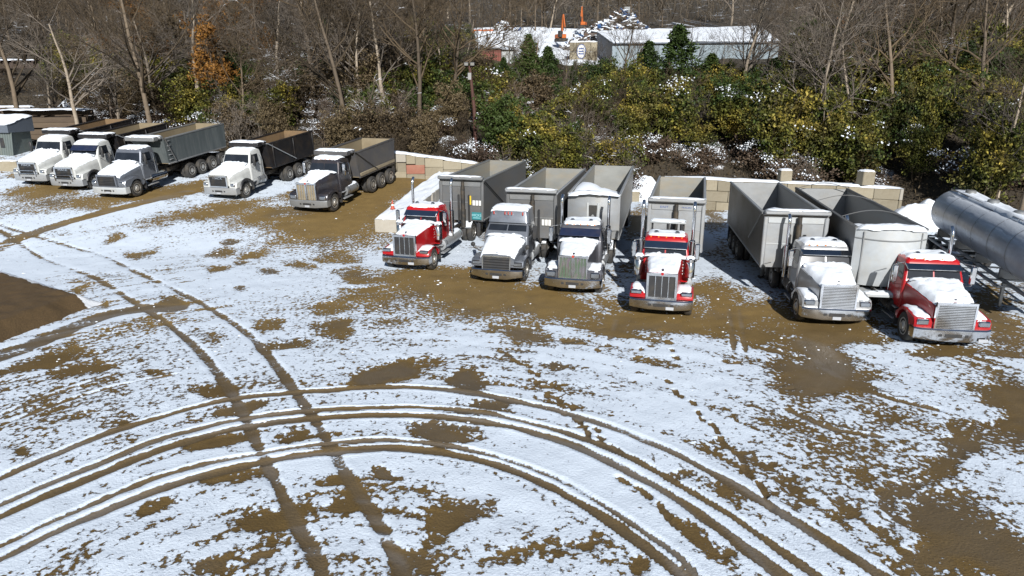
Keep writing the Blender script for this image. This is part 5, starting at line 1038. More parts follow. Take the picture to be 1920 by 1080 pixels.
# gravel pile at the frame edge
def gravel_pile():
    poly = [(-17.0, 27.9), (-18.0, 23.6), (-19.5, 18.5), (-27, 17.5), (-31, 27), (-30, 35), (-24.6, 32.6)]
    xs = np.arange(-32, -16.5, .11); ys = np.arange(17, 36, .11); X, Y = np.meshgrid(xs, ys)
    D = np.full_like(X, 99.)
    n = len(poly)
    for i in range(n):
        (x0, y0), (x1, y1) = poly[i], poly[(i + 1) % n]; ex, ey = x1 - x0, y1 - y0; L = math.hypot(ex, ey)
        D = np.minimum(D, -((X - x0) * -ey + (Y - y0) * ex) / L * (1 if True else -1) * (-1 if sum((poly[(k + 1) % n][0] - poly[k][0]) * (poly[(k + 1) % n][1] + poly[k][1]) for k in range(n)) < 0 else 1))
    D = D + (fbm(X * .9, Y * .9, 33, 4) - .5) * .5
    Z = np.clip(D * .62, -.25, .5) + np.where(D > .7, (fbm(X * 2, Y * 2, 35, 3) - .5) * .12, 0) + .0
    keep = Z > -.2
    idx = np.arange(X.size).reshape(X.shape)
    F = np.stack([idx[:-1, :-1], idx[:-1, 1:], idx[1:, 1:], idx[1:, :-1]], -1).reshape(-1, 4)
    F = F[keep.ravel()[F].any(1)]
    m, nn, l, b = material('gravel')
    geo = nn.new('ShaderNodeNewGeometry').outputs['Position']
    a = mixc(nn, l, noise(nn, l, 14, 6, .75, geo), (.032, .019, .007), (.15, .092, .034))
    at_ = nn.new('ShaderNodeAttribute'); at_.attribute_name = 'cover'
    e = math_(nn, l, 'ADD', at_.outputs['Fac'], math_(nn, l, 'MULTIPLY', math_(nn, l, 'SUBTRACT', noise(nn, l, 5, 5, .6, geo), .5), .6))
    l.new(mixc(nn, l, ramp(nn, l, e, .46, .56), a, (.80, .83, .87)), b.inputs['Base Color']); b.inputs['Roughness'].default_value = .85
    bump(nn, l, b, noise(nn, l, 18, 5, .7, geo), .9, .05); MATS['gravel'] = m
    me = np_mesh('gravel_pile', np.stack([X.ravel(), Y.ravel(), Z.ravel()], -1), F, 'gravel', smooth=True)
    # snow survives along the crest and the far side
    x0, y0, x1, y1 = -24.6, 32.6, -17.0, 27.9; L = math.hypot(x1 - x0, y1 - y0)
    dd = ((X - x0) * (y1 - y0) - (Y - y0) * (x1 - x0)) / -L      # distance behind the crest line
    cov = sstep(-1.0, -.5, dd)
    q = me.attributes.new('cover', 'FLOAT', 'POINT'); q.data.foreach_set('value', cov.astype(np.float32).ravel())
    tag(link('gravel_pile', me), 'low dark brown gravel pile with a snowy crest', 'gravel pile')
gravel_pile()
# floodlight pole
def pole():
    x, y = PT['pole']; z = H0(x, y)
    r = link('lamp_pole', None); r.location = (x, y, z); tag(r, 'tall rusty lamp pole standing behind the block wall', 'lamp pole')
    MB().tube([(0, 0, -.3), (-.12, 0, (PT['pole_top'] - z) * .5), (-.45, 0, PT['pole_top'] - z)], [.17, .15, .12], 10).build('pole', 'rust_pole', r)
    T_ = PT['pole_top'] - z
    MB().box(-.85, -.05, -.10, .10, T_ - .05, T_ + .05).build('crossarm', 'rust_pole', r)
    for x_ in (-.72, -.2):
        h_ = MB().box(x_ - .2, x_ + .2, -.38, -.06, T_ + .02, T_ + .36, .04).build('floodlight', 'plastic', r)
        MB().box(x_ - .16, x_ + .16, -.40, -.385, T_ + .06, T_ + .30, .01).build('lens', 'lamp_lens', h_)
    MB().box(-.62, -.3, -.14, .1, T_ - 1.1, T_ - .5, .03).build('control_box', 'aluminium', r)
pole()
# corrugated shed
def shed():
    (x, y) = PT['shed']; z = G0(x, y) + .35
    r = link('corrugated_shed', None); r.location = (x, y, z); r.rotation_euler = (0, 0, R(-6)); tag(r, 'grey-green corrugated shed with snowy roof at the frame edge', 'shed')
    W_, D_, H_ = 5.0, 2.4, 2.2
    P_ = []
    for k in range(101):
        xx = -W_ + W_ * k / 100; P_.append([(xx, -.02 + .025 * math.cos(k * 2 * math.pi / 4), -1.0), (xx + .28 * (k / 100), .0 + .025 * math.cos(k * 2 * math.pi / 4), H_ * .72)])
    MB().grid(P_).build('front_wall', 'shed_metal', r)
    MB().box(-W_, .0, .05, D_, -1.0, H_ * .7).build('body', 'shed_metal', r)
    MB().loft([[(-W_ - .1, -.25, H_ * .72), (-W_ - .1, -.25, H_ * 1.02), (-W_ - .1, D_ + .2, H_ * 1.3), (-W_ - .1, D_ + .2, H_ * .7)], [(.25, -.25, H_ * .72), (.25, -.25, H_ * 1.02), (.25, D_ + .2, H_ * 1.3), (.25, D_ + .2, H_ * .7)]]).build('roof', 'siding_dark', r, False)
    snow_sheet(lambda s_, t__: (lerp(-W_ - .1, .3, s_), lerp(-.3, D_ + .2, t__), H_ * lerp(1.02, 1.3, t__)), 24, 20, .14, .06, 'snow', r, rag=.04)
    MB().box(-.85, -.5, -.06, .0, .35, 1.15, .01).build('dark_hatch', 'plastic', r)
shed()
# stacked bridge timbers
def timbers():
    for (x, y, yaw, n, m_, L_, lab) in PT['timbers']:
        z = 3.45
        r = link('timber_stack', None); r.location = (x, y, z); r.rotation_euler = (0, 0, R(yaw)); tag(r, lab, 'timber stack', 'stacks of old timbers')
        bw, bh = .46, .46
        base = MB().box(-L_ / 2, L_ / 2, -bw / 2, bw / 2, 0, bh, .02).mesh('timber', 'timber')
        cross = MB().box(-m_ * bw / 2, m_ * bw / 2, -.16, .16, 0, .22, .02).mesh('timber', 'timber')
        zz = 0
        for k in range(n):
            for j in range(m_):
                if k == n - 1 and random.random() < .12: continue
                o = link('timber', base, r); o.location = (random.uniform(-.25, .25), (j - (m_ - 1) / 2) * (bw + .02), zz); o.rotation_euler = (0, 0, R(random.uniform(-.6, .6))); o.scale = (random.uniform(.92, 1.03), 1, 1)
            zz += bh + .01
            if k < n - 1 and k % 2:
                for q in (-.36, 0, .36):
                    o = link('spacer_timber', cross, r); o.location = (q * L_, 0, zz); o.rotation_euler = (0, 0, R(90)); o.scale = (1, 1, .6)
                zz += .135
        snow_sheet(lambda s_, t__: (lerp(-L_ / 2, L_ / 2, s_), lerp(-m_ * .22, m_ * .22, t__), zz), 40, 12, .14, .05, 'snow', r, rag=.05)
timbers()
# railway trestle on the hillside
def trestle():
    x, y, z0, z1 = PT['trestle']
    r = link('wooden_trestle', None); r.location = (x, y, 0); r.rotation_euler = (0, 0, R(4)); tag(r, 'old wooden railway trestle among the trees at the frame edge', 'trestle')
    for k in range(2): MB().box(-16, 11, k * 1.8 - .25, k * 1.8 + .25, z1 - 1.2, z1 - .35, .03).build('girder', 'timber_dark', r)
    for k in range(30): MB().box(-15.8 + k * .9, -15.4 + k * .9, -.7, 2.5, z1 - .34, z1 - .08, .02).build('sleeper', 'timber_dark', r)
    for xx in (-9.5, -3.2, 3.0, 9):
        for yy, dx in ((-.3, -.5), (.9, 0), (2.1, .5)):
            MB().tube([(xx + dx, yy + dx, z0 - 2.5), (xx, yy, z1 - 1.2)], .24, 8).build('post', 'timber_dark', r)
        MB().box(xx - .25, xx + .25, -1.0, 2.9, z1 - 1.62, z1 - 1.21, .02).build('cap_beam', 'timber_dark', r)
        MB().tube([(xx - .45, -1.0, z0 - .5), (xx + .2, 2.8, z1 - 1.8)], .10, 6).build('brace', 'timber_dark', r)
    snow_sheet(lambda s_, t__: (lerp(-16, 11, s_), lerp(-.7, 2.5, t__), z1 - .08), 60, 8, .16, .08, 'snow', r, rag=.1)
trestle()

# ------------------------------------------------------------------ the scrapyard on the hill
def quad_slab(name, pts, th, mat, parent=None):
    A = [Vector(p) for p in pts]; return MB().loft([[p for p in A], [p - Vector((0, 0, th)) for p in A]]).build(name, mat, parent, False)
def scrapyard():
    S = PT['scrap']
    # sloping snowy yard
    xs = np.linspace(-16, 30, 61); ys = np.linspace(115, 172, 50); X, Y = np.meshgrid(xs, ys)
    Z = np.maximum(hill_z(X, Y) - .2, 0) * 0 + 10.8 + .19 * (Y - 117.5) + (fbm(X * .2, Y * .2, 51, 3) - .5) * 1.0
    edge = np.minimum.reduce([sstep(-16, -10, X), 1 - sstep(24, 30, X), sstep(115, 119, Y), 1 - sstep(162, 172, Y)])
    Z = Z * edge + (hill_z(X, Y) - .8) * (1 - edge)
    idx = np.arange(X.size).reshape(X.shape); F = np.stack([idx[:-1, :-1], idx[:-1, 1:], idx[1:, 1:], idx[1:, :-1]], -1).reshape(-1, 4)
    tag(link('scrapyard_ground', np_mesh('scrapyard_ground', np.stack([X.ravel(), Y.ravel(), Z.ravel()], -1), F, 'snow', smooth=True)), 'sloping snow-covered scrapyard ground on the hill', None, None, 'structure')
    # large pale metal building: low eave faces the yard
    F0, F1, B0, B1 = [Vector(p) for p in S['bld']]
    r = link('metal_building', None); r.location = (F0[0], F0[1], F0[2] - 5.6); tag(r, 'large pale blue-grey metal building with a snowy roof on the hill', 'building')
    def loc(p): return Vector(p) - r.location
    f0, f1, b0, b1 = loc(F0), loc(F1), loc(B0), loc(B1); dn = Vector((0, 0, 8.2))
    # front siding as upright ribbed panels
    n = 30; du = (f1 - f0) / n
    for k in range(n):
        p = f0 + du * k; q = f0 + du * (k + 1); nrm = Vector((du[1], -du[0], 0)).normalized() * .06
        a = p + du * .08; b_ = q - du * .08
        MB().loft([[p, a + nrm, b_ + nrm, q], [p - dn, a + nrm - dn, b_ + nrm - dn, q - dn]], cap=False).build('siding_panel', 'siding_blue', r, False)
    MB().loft([[f0, b0, b1, f1], [f0 - dn, b0 - dn, b1 - dn, f1 - dn]]).build('shell', 'siding_dark', r, False)  # darker copy of the siding: shade on the side walls put into colour
    up = Vector((0, 0, .25)); fo = (f0 - b0).normalized() * .5
    quad_slab('roof', [f0 + fo + up, f1 + fo + up, b1 + up, b0 + up], .2, 'siding_dark', r)
    snow_sheet(lambda s_, t__: tuple(((f0 + fo) * (1 - s_) + (f1 + fo) * s_) * (1 - t__) + (b0 * (1 - s_) + b1 * s_) * t__ + up), 50, 24, .25, .03, 'roof_snow', r, rag=.02)
    wp = f0.lerp(b0, .35) + Vector((-.06, -.02, 0)); MB().box(wp[0] - .08, wp[0] + .06, wp[1], wp[1] + 1.4, wp[2] - 4.4, wp[2] - 3.2).build('side_window', 'plastic', r)
    # red shed with white roof
    x, y, z, w, d, hh = S['red']
    r = link('red_shed', None); r.location = (x, y, z); r.rotation_euler = (0, 0, R(-8)); tag(r, 'small dark red shed with a broad snowy roof on the hill', 'shed')
    for k in range(10): MB().box(lerp(-w / 2, w / 2, k / 10) + .02, lerp(-w / 2, w / 2, (k + 1) / 10) - .02, -.04, .04, -2, hh, .02).build('wall_board', 'red_siding', r)
    MB().box(-w / 2, w / 2, .05, d, -2, hh).build('body', 'red_siding', r)
    MB().box(w / 2 + .05, w / 2 + 1.9, .2, d, -2, hh - .1).build('white_annex', 'white_shell', r)
    quad_slab('roof', [(-w / 2 - 1.2, -.5, hh + .15), (w / 2 + 2.4, -.5, hh + .15), (w / 2 + 2.4, d + 3, hh + 3.0), (-w / 2 - 1.2, d + 3, hh + 3.0)], .15, 'siding_dark', r)
    snow_sheet(lambda s_, t__: (lerp(-w / 2 - 1.2, w / 2 + 2.4, s_), lerp(-.5, d + 3, t__), hh + .15 + 2.85 * t__), 24, 20, .2, .04, 'roof_snow', r, rag=.03)
    for x_ in (-.5, 2.2): MB().lathe([(0, .16), (.9, .16), (.95, .24), (1.05, .0)], 10, 'z', (x_, d * .6, hh + 1.4)).build('roof_vent', 'plastic', r)
    # painted wall with an oval emblem
    x, y, z, w, hh = S['emblem']
    r = link('scrapyard_wall', None); r.location = (x, y, z); r.rotation_euler = (0, 0, R(-14)); tag(r, 'cream scrapyard wall with a blue oval emblem', 'wall')
    for k in range(4):
        for c_ in range(3): MB().box(lerp(-w / 2, w / 2, k / 4) + .02, lerp(-w / 2, w / 2, (k + 1) / 4) - .02, 0, .5, -2 + (hh + 2) * c_ / 3 + .02, -2 + (hh + 2) * (c_ + 1) / 3 - .02, .03).build('block', 'concrete', r)
    e = MB(); P0 = [(.75 * math.cos(a) - .3, -.03, hh - 1.45 + 1.15 * math.sin(a)) for a in np.linspace(0, 2 * math.pi, 29)[:-1]]
    e.loft([P0, [(x_, .01, z_) for x_, y_, z_ in P0]]); em = e.build('emblem', 'sign_blue', r)
    P1 = [(-.3 + (p[0] + .3) * .86, -.045, hh - 1.45 + (p[2] - hh + 1.45) * .9) for p in P0]
    MB().loft([P1, [(x_, -.032, z_) for x_, y_, z_ in P1]]).build('emblem_field', 'sticker_white', em)
    for k in range(3): MB().box(-.72, .12, -.06, -.047, hh - 1.95 + k * .4, hh - 1.75 + k * .4, .01).build('emblem_bar', 'sign_blue', em)
    snow_sheet(lambda s_, t__: (lerp(-w / 2, w / 2, s_), lerp(0, .5, t__), hh), 20, 5, .15, .2, 'snow', r)
    # containers
    for x, y, z, w, hh, mt, lab in S['cont']:
        r = link('skip_container', None); r.location = (x, y, z); r.rotation_euler = (0, 0, R(-6)); tag(r, lab, 'container')
        for k in range(9): MB().box(lerp(-w / 2, w / 2, k / 9) + .05, lerp(-w / 2, w / 2, (k + 1) / 9) - .05, -.08, 0, .1, hh - .1, .03).build('side_rib', mt, r)
        MB().box(-w / 2, w / 2, .0, 2.4, 0, hh, .03).build('body', mt, r)
        snow_sheet(lambda s_, t__: (lerp(-w / 2, w / 2, s_), lerp(.1, 2.4, t__), hh), 16, 8, .15, .12, 'snow', r, rag=.2)
    # scrap heaps
    for (x, y, z, rx, ry, hz, n, lab) in S['heaps']:
        r = link('scrap_heap', None); r.location = (x, y, z); tag(r, lab, 'scrap heap')
        a = MB(); s_ = MB()
        for k in range(n):
            u = random.random() ** .6; an = random.uniform(0, 2 * math.pi); px, py = rx * u * math.cos(an), ry * u * math.sin(an)
            pz = hz * (1 - u) ** .85 * random.uniform(.8, 1.05)
            mt = Matrix.Translation((px, py, pz)) @ Matrix.Rotation(random.uniform(-1, 1), 4, 'X') @ Matrix.Rotation(random.uniform(-.8, .8), 4, 'Y') @ Matrix.Rotation(random.uniform(0, 6.3), 4, 'Z')
            l_, w_, h_ = random.choice(((1.6, .9, .12), (.9, .7, .5), (2.6, .25, .2), (1.1, 1.1, .1), (.6, .6, .6)))
            q = random.uniform(.7, 1.35)
            a.box(-l_ * q / 2, l_ * q / 2, -w_ * q / 2, w_ * q / 2, -h_ * q / 2, h_ * q / 2, .02, random.choice((0, 0, 0, 1, 1, 2, 3)), mt)
            if random.random() < .62:
                s_.box(-.45 * q, .45 * q, -.35 * q, .35 * q, -.08, .10, .07, 0, Matrix.Translation((px + random.uniform(-.2, .2), py - .15, pz + .25)) @ Matrix.Rotation(random.uniform(-.35, .5), 4, 'X') @ Matrix.Rotation(random.uniform(-.4, .4), 4, 'Y'))
        o = a.build('scrap_pieces', ['scrap_a', 'scrap_b', 'white_shell', 'blue_steel'], r, False); o['kind'] = 'stuff'
        o = s_.build('snow_caps', 'snow', r, False); o['kind'] = 'stuff'
    # orange material handlers
    for (x, y, z, s, lab, flip) in S['exc']:
        r = link('material_handler', None); r.location = (x, y, z); r.scale = (s,) * 3; r.rotation_euler = (0, 0, R(20 * flip)); tag(r, lab, 'material handler', 'orange material handlers')
        MB().box(-1.5, 1.5, -2, 2, 0, .9, .1).build('undercarriage', 'chassis', r)
        MB().box(-1.3, 1.3, -1.2, 2.2, .95, 2.2, .12).build('engine_housing', 'orange_steel', r)
        MB().box(-1.35, -.4, -1.9, -.4, 1.2, 3.1, .1).build('operator_cab', 'plastic', r)
        bo = MB().loft([[(-.25, -.6, 2.0), (.25, -.6, 2.0), (.25, .3, 2.0), (-.25, .3, 2.0)], [(-.22, -1.1, 4.2), (.22, -1.1, 4.2), (.22, -.3, 4.4), (-.22, -.3, 4.4)], [(-.18, -1.5, 7.6), (.18, -1.5, 7.6), (.18, -1.0, 7.8), (-.18, -1.0, 7.8)]]).build('boom', 'orange_steel', r, False)
        MB().loft([[(-.14, -1.6, 7.9), (.14, -1.6, 7.9), (.14, -1.0, 7.9), (-.14, -1.0, 7.9)], [(-.11, -2.9, 4.2), (.11, -2.9, 4.2), (.11, -2.5, 4.1), (-.11, -2.5, 4.1)]]).build('stick', 'orange_steel', r, False)
        MB().tube([(0, -.2, 2.2), (0, -1.0, 5.2)], .1, 6).build('cylinder', 'chrome', bo)
        for k in range(4):
            a = R(90 * k + 30); MB().tube([(0, -2.7, 4.1), (.55 * math.cos(a), -2.7 + .55 * math.sin(a), 3.5), (.2 * math.cos(a), -2.7 + .2 * math.sin(a), 2.8)], [.1, .09, .03], 5).build('grapple_tine', 'scrap_b', r)
    # road guard rail
    a, b = Vector(S['rail'][0]), Vector(S['rail'][1])
    r = link('guard_rail', None); r.location = a; tag(r, 'steel guard rail along the snowy road above the metal building', 'guard rail')
    d_ = b - a
    q = MB(); 
    for z_ in (.45, .75): q.tube([(0, 0, z_), d_ + Vector((0, 0, z_))], .12, 6)
    q.build('rail', 'guard_steel', r)
    for k in range(12): MB().box(d_[0] * k / 11 - .08, d_[0] * k / 11 + .08, d_[1] * k / 11 - .08, d_[1] * k / 11 + .08, d_[2] * k / 11 - .6, d_[2] * k / 11 + .8).build('post', 'timber_dark', r)
    quad_slab('x', [a + Vector((-2, -1.2, -.25)), b + Vector((1, -1.2, -.25)), b + Vector((1, 5, .5)), a + Vector((-2, 5, .5))], .4, 'snow').name = 'snowy_road'
    tag(bpy.data.objects['snowy_road'], 'snow-covered road above the metal building', None, None, 'structure')
scrapyard()

def snow_slope():
    x0, x1, y0, y1 = PT['slope']
    o = snow_sheet(lambda s_, t__: (lerp(x0, x1, s_) + t__ * 2, lerp(y0, y1, t__), H0(lerp(x0, x1, s_) + t__ * 2, lerp(y0, y1, t__)) + .05), 40, 40, .22, .1, 'snow_patch', None, 'snow', rag=.55, lump=1.2)
    tag(o, 'patch of open snow on the slope behind the timber stacks', 'snow patch')
snow_slope()

# ------------------------------------------------------------------ vegetation
def mk_leaf(key, c1, c2, c3=None, snowy=0.):
    m, n, l, b = material(key)
    g = n.new('ShaderNodeNewGeometry')
    rnd = g.outputs['Random Per Island']
    oi = n.new('ShaderNodeObjectInfo')
    a = mixc(n, l, rnd, c1, c2)
    if c3: a = mixc(n, l, ramp(n, l, oi.outputs['Random'], .45, .95), a, c3)
    if snowy:
        a = mixc(n, l, ramp(n, l, math_(n, l, 'FRACT', math_(n, l, 'MULTIPLY', rnd, 7.31)), 1 - snowy, 1 - snowy + .01), a, (.78, .81, .86))
    hs = n.new('ShaderNodeHueSaturation'); l.new(math_(n, l, 'ADD', math_(n, l, 'MULTIPLY', oi.outputs['Random'], .7), .6), hs.inputs['Value']); l.new(a, hs.inputs['Color'])
    l.new(hs.outputs[0], b.inputs['Base Color']); b.inputs['Roughness'].default_value = .6; b.inputs['Specular IOR Level'].default_value = .25
    MATS[key] = m
mk_leaf('leaf_olive', (.018, .026, .005), (.135, .13, .024), (.085, .072, .018))
mk_leaf('leaf_yellow', (.04, .045, .007), (.25, .195, .034), (.15, .115, .028))
mk_leaf('leaf_green', (.008, .018, .004), (.055, .088, .02), (.035, .052, .012))
mk_leaf('leaf_tan', (.035, .025, .014), (.16, .118, .066), (.09, .068, .036))
def mk_leafmix():
    m, n, l, b = material('leaf_mix')
    g = n.new('ShaderNodeNewGeometry'); rnd = g.outputs['Random Per Island']
    w = noise(n, l, .33, 4, .62, g.outputs['Position'])
    a = mixc(n, l, ramp(n, l, w, .36, .54), (.026, .046, .010), (.095, .095, .017))
    a = mixc(n, l, ramp(n, l, w, .50, .68), a, (.24, .185, .034))
    a = mixc(n, l, math_(n, l, 'MULTIPLY', ramp(n, l, noise(n, l, .21, 3, .6, g.outputs['Position']), .55, .7), .6), a, (.105, .070, .034))
    hs = n.new('ShaderNodeHueSaturation'); l.new(math_(n, l, 'ADD', math_(n, l, 'MULTIPLY', math_(n, l, 'POWER', rnd, 1.5), 1.5), .3), hs.inputs['Value']); l.new(a, hs.inputs['Color'])
    l.new(hs.outputs[0], b.inputs['Base Color']); b.inputs['Roughness'].default_value = .6; b.inputs['Specular IOR Level'].default_value = .25
    MATS['leaf_mix'] = m
mk_leafmix()
mk_leaf('leaf_rust', (.12, .05, .012), (.30, .145, .03), (.22, .10, .03))
mk_leaf('leaf_maroon', (.03, .02, .016), (.105, .072, .05), (.07, .05, .034))
def mk_bark(key, c1, c2, snow):
    m, n, l, b = material(key)
    c = objcoord(n, l)
    oi = n.new('ShaderNodeObjectInfo')
    a = mixc(n, l, noise(n, l, 3, 4, .6, c), c1, c2)
    hs = n.new('ShaderNodeHueSaturation'); l.new(math_(n, l, 'ADD', math_(n, l, 'MULTIPLY', oi.outputs['Random'], .8), .6), hs.inputs['Value']); l.new(a, hs.inputs['Color'])
    a = hs.outputs[0]
    if snow:
        g = n.new('ShaderNodeNewGeometry'); sp = n.new('ShaderNodeSeparateXYZ'); l.new(g.outputs['True Normal'], sp.inputs[0])
        e = math_(n, l, 'ADD', sp.outputs[2], math_(n, l, 'MULTIPLY', math_(n, l, 'SUBTRACT', noise(n, l, .9, 3, .6, c), .5), 2.2))
        a = mixc(n, l, ramp(n, l, e, 1.0 - snow, 1.15 - snow), a, (.80, .83, .88))
    l.new(a, b.inputs['Base Color']); b.inputs['Roughness'].default_value = .85
    MATS[key] = m
mk_bark('bark', (.055, .042, .028), (.17, .13, .09), .06)
mk_bark('bark_pale', (.16, .132, .10), (.36, .30, .23), .15)
mk_bark('bark_snowy', (.06, .045, .034), (.15, .118, .09), .48)
mk_bark('twig', (.026, .018, .010), (.115, .082, .046), .05)
mk_bark('twig_grey', (.06, .050, .040), (.17, .142, .115), .2)

def seg_mesh(name, segs, n, mat):
    S = np.array([[*a, *b, r0, r1] for a, b, r0, r1 in segs], float)
    P0, P1, r0, r1 = S[:, 0:3], S[:, 3:6], S[:, 6], S[:, 7]
    d = P1 - P0; d /= np.linalg.norm(d, axis=1)[:, None] + 1e-9
    up = np.where(np.abs(d[:, 2:3]) > .9, np.array([[1., 0, 0]]), np.array([[0, 0, 1.]]))
    u = np.cross(d, up); u /= np.linalg.norm(u, axis=1)[:, None] + 1e-9; w = np.cross(d, u)
    V_ = []
    for P, r in ((P0, r0), (P1, r1)):
        for k in range(n):
            a = 2 * math.pi * k / n + .5
            V_.append(P + (u * math.cos(a) + w * math.sin(a)) * r[:, None])
    V_ = np.stack(V_, 1).reshape(-1, 3); N = len(S)
    b = np.arange(N)[:, None] * (2 * n)
    F = np.concatenate([np.stack([b[:, 0] + k, b[:, 0] + (k + 1) % n, b[:, 0] + n + (k + 1) % n, b[:, 0] + n + k], 1) for k in range(n)])
    return np_mesh(name, V_, F, mat)
def leaf_quads(C, size, r, flat=.0, asp=.55):
    """quads of random tilt at the points C"""
    N = len(C)
    a = r.normal(size=(N, 3)); a[:, 2] *= (1 - flat * .8); a /= np.linalg.norm(a, axis=1)[:, None]
    t = r.normal(size=(N, 3)); t -= (t * a).sum(1)[:, None] * a; t /= np.linalg.norm(t, axis=1)[:, None]
    s_ = (size * (.6 + .8 * r.random(N)))[:, None]
    V_ = np.stack([C - a * s_, C + t * s_ * asp, C + a * s_, C - t * s_ * asp], 1).reshape(-1, 3)
    return V_, np.arange(N * 4).reshape(-1, 4)

def grow(seed, height, r0, spread=1., first=.3, depth=4, droop=0., nchild=(7, 5, 4, 3), lean=0.):
    rd = random.Random(seed); trunk = []; crown = []
    def branch(p, d, L, r, lev):
        n = max(3, int(5 - lev)) if lev else 8
        step = L / n; pts = [(p, r)]
        for k in range(n):
            j = .10 if lev == 0 else .26
            d = (d + Vector((rd.uniform(-j, j), rd.uniform(-j, j), rd.uniform(-j, j) + (.06 if lev else .03) - droop * lev * .05))).normalized()
            q = p + d * step; r2 = r * (1 - .80 * (k + 1) / n) if lev else r * (1 - .72 * (k + 1) / n)
            rr0 = pts[-1][1]
            (trunk if lev == 0 else crown).append((tuple(p), tuple(q), rr0, max(r2, .006)))
            p = q; pts.append((p, max(r2, .006)))
        if lev >= depth: return
        nc = nchild[min(lev, len(nchild) - 1)]
        for k in range(nc):
            t = rd.uniform(first if lev == 0 else .25, 1.0); i = min(int(t * n), n - 1)
            a0, ra = pts[i]; a1, rb = pts[i + 1]; f = t * n - i; o = a0.lerp(a1, max(0, min(1, f)))
            dd = (a1 - a0).normalized(); side = dd.orthogonal().normalized(); side.rotate(Matrix.Rotation(rd.uniform(0, 6.283), 3, dd))
            ang = rd.uniform(.45, .95) * spread
            nd = (dd * math.cos(ang) + side * math.sin(ang)).normalized()
            branch(o, nd, L * rd.uniform(.38, .62) * (1.15 - .35 * t), max(.008, ra * .62), lev + 1)
    branch(Vector((0, 0, -.3)), Vector((lean, 0, 1)).normalized(), height, r0, 0)
    return trunk, crown
VEGLIB = []
def bare_tree(seed, h_, r0, mats, **k):
    t, c = grow(seed, h_, r0, **k)
    return seg_mesh('trunk', t, 6, mats[0]), seg_mesh('crown', c, 3, mats[1])
BARE = [bare_tree(100 + k, 9.5 + k % 3, .17, ('bark', 'twig'), nchild=(12, 6, 5, 4)) for k in range(5)]
PALE = [bare_tree(140 + k, 10.5, .20, ('bark_pale', 'twig_grey'), nchild=(11, 6, 5, 4), first=.22) for k in range(3)]
SNOWT = [bare_tree(170 + k, 6.0, .13, ('bark_snowy', 'bark_snowy'), nchild=(11, 6, 4, 3), spread=1.25, first=.12) for k in range(3)]
def plant(name, part_data, loc, rz, sc, label, cat, group, mats=None):
    r = link(name, None); r.location = loc; r.rotation_euler = (0, 0, rz); r.scale = (sc[0], sc[0], sc[1]) if isinstance(sc, tuple) else (sc,) * 3
    tag(r, label, cat, group)
    for nm, me, mt in part_data:
        o = link(nm, me, r)
        if nm in ('snow', 'foliage', 'branches', 'stems'): o['kind'] = 'stuff'
        if mt: o.material_slots[0].link = 'OBJECT'; o.material_slots[0].material = MATS[mt]
    return r
# leafy plumes: stems that fan out of the root, leaves thick towards the tips
def plume(seed, n_st, h_, rad, n_leaf, size, flat=.2):
    r = np.random.default_rng(seed); stems = []; C = []
    for k in range(n_st):
        a = r.uniform(0, 6.283); lean = r.uniform(.05, 1.) ** .7 * rad; L = h_ * r.uniform(.6, 1.05)
        bx, by = r.normal(0, rad * .18, 2)
        pts = []
        for q in range(6):
            t = q / 5; pts.append(np.array([bx + math.cos(a) * lean * t ** 1.5, by + math.sin(a) * lean * t ** 1.5, L * t - .12 * lean * t ** 3]))
        for q in range(5): stems.append((tuple(pts[q]), tuple(pts[q + 1]), .028 * (1 - q / 6), .028 * (1 - (q + 1) / 6)))
        m = n_leaf // n_st
        nc = 11; ct = r.uniform(.2, 1.0, nc) ** .75; ci = r.integers(0, nc, m); t = np.clip(ct[ci] + r.normal(0, .02, m), 0, 1)
        base = np.stack([np.interp(t, np.linspace(0, 1, 6), [p[i] for p in pts]) for i in range(3)], 1)
        w = (.10 + .42 * np.sin(np.clip(t, 0, 1) * 2.6)) * (rad / 1.6)
        wc = (.10 + .42 * np.sin(np.clip(ct, 0, 1) * 2.6)) * (rad / 1.6); co = r.normal(size=(nc, 3)) * wc[:, None] * np.array([.8, .8, .5])
        C.append(base + co[ci] + r.normal(size=(m, 3)) * np.array([.17, .17, .10]) * (rad / 1.6))
    C = np.concatenate(C); C[:, 2] = np.maximum(C[:, 2], .05)
    v, f = leaf_quads(C, size, r, flat)
    return seg_mesh('stems', stems, 3, 'twig'), np_mesh('foliage', v, f, 'leaf_olive'), C
def snow_tufts(C, seed, frac, size, n):
    """flat pads of snow resting on the topmost leaves of a bush"""
    r = np.random.default_rng(seed)
    key = np.round(C[:, :2] / .45).astype(int); top = {}
    for i, k in enumerate(map(tuple, key)):
        if k not in top or C[i, 2] > C[top[k], 2]: top[k] = i
    ids = np.array(list(top.values()))
    msk = fbm(C[ids, 0] * .9 + seed, C[ids, 1] * .9, 15, 2) > 1 - frac
    ids = ids[msk]
    if len(ids) == 0: ids = np.array(list(top.values()))[:3]
    P = np.repeat(C[ids], n, 0) + r.normal(size=(len(ids) * n, 3)) * np.array([.26, .26, .10]) + np.array([0, 0, .06])
    return np_mesh('snow', *leaf_quads(P, size, r, .75, .8), 'snow')
PL = [plume(300 + k, 17 + 2 * k, 3.9, 1.6, 7000, .085) for k in range(4)]
PS = [snow_tufts(p[2], 320 + k, .30, .05, 18) for k, p in enumerate(PL)]
BR = [plume(340 + k, 26, 1.9, 1.9, 2600, .085, 0) for k in range(3)]              # bramble
BS = [snow_tufts(p[2], 360 + k, .40, .05, 22) for k, p in enumerate(BR)]
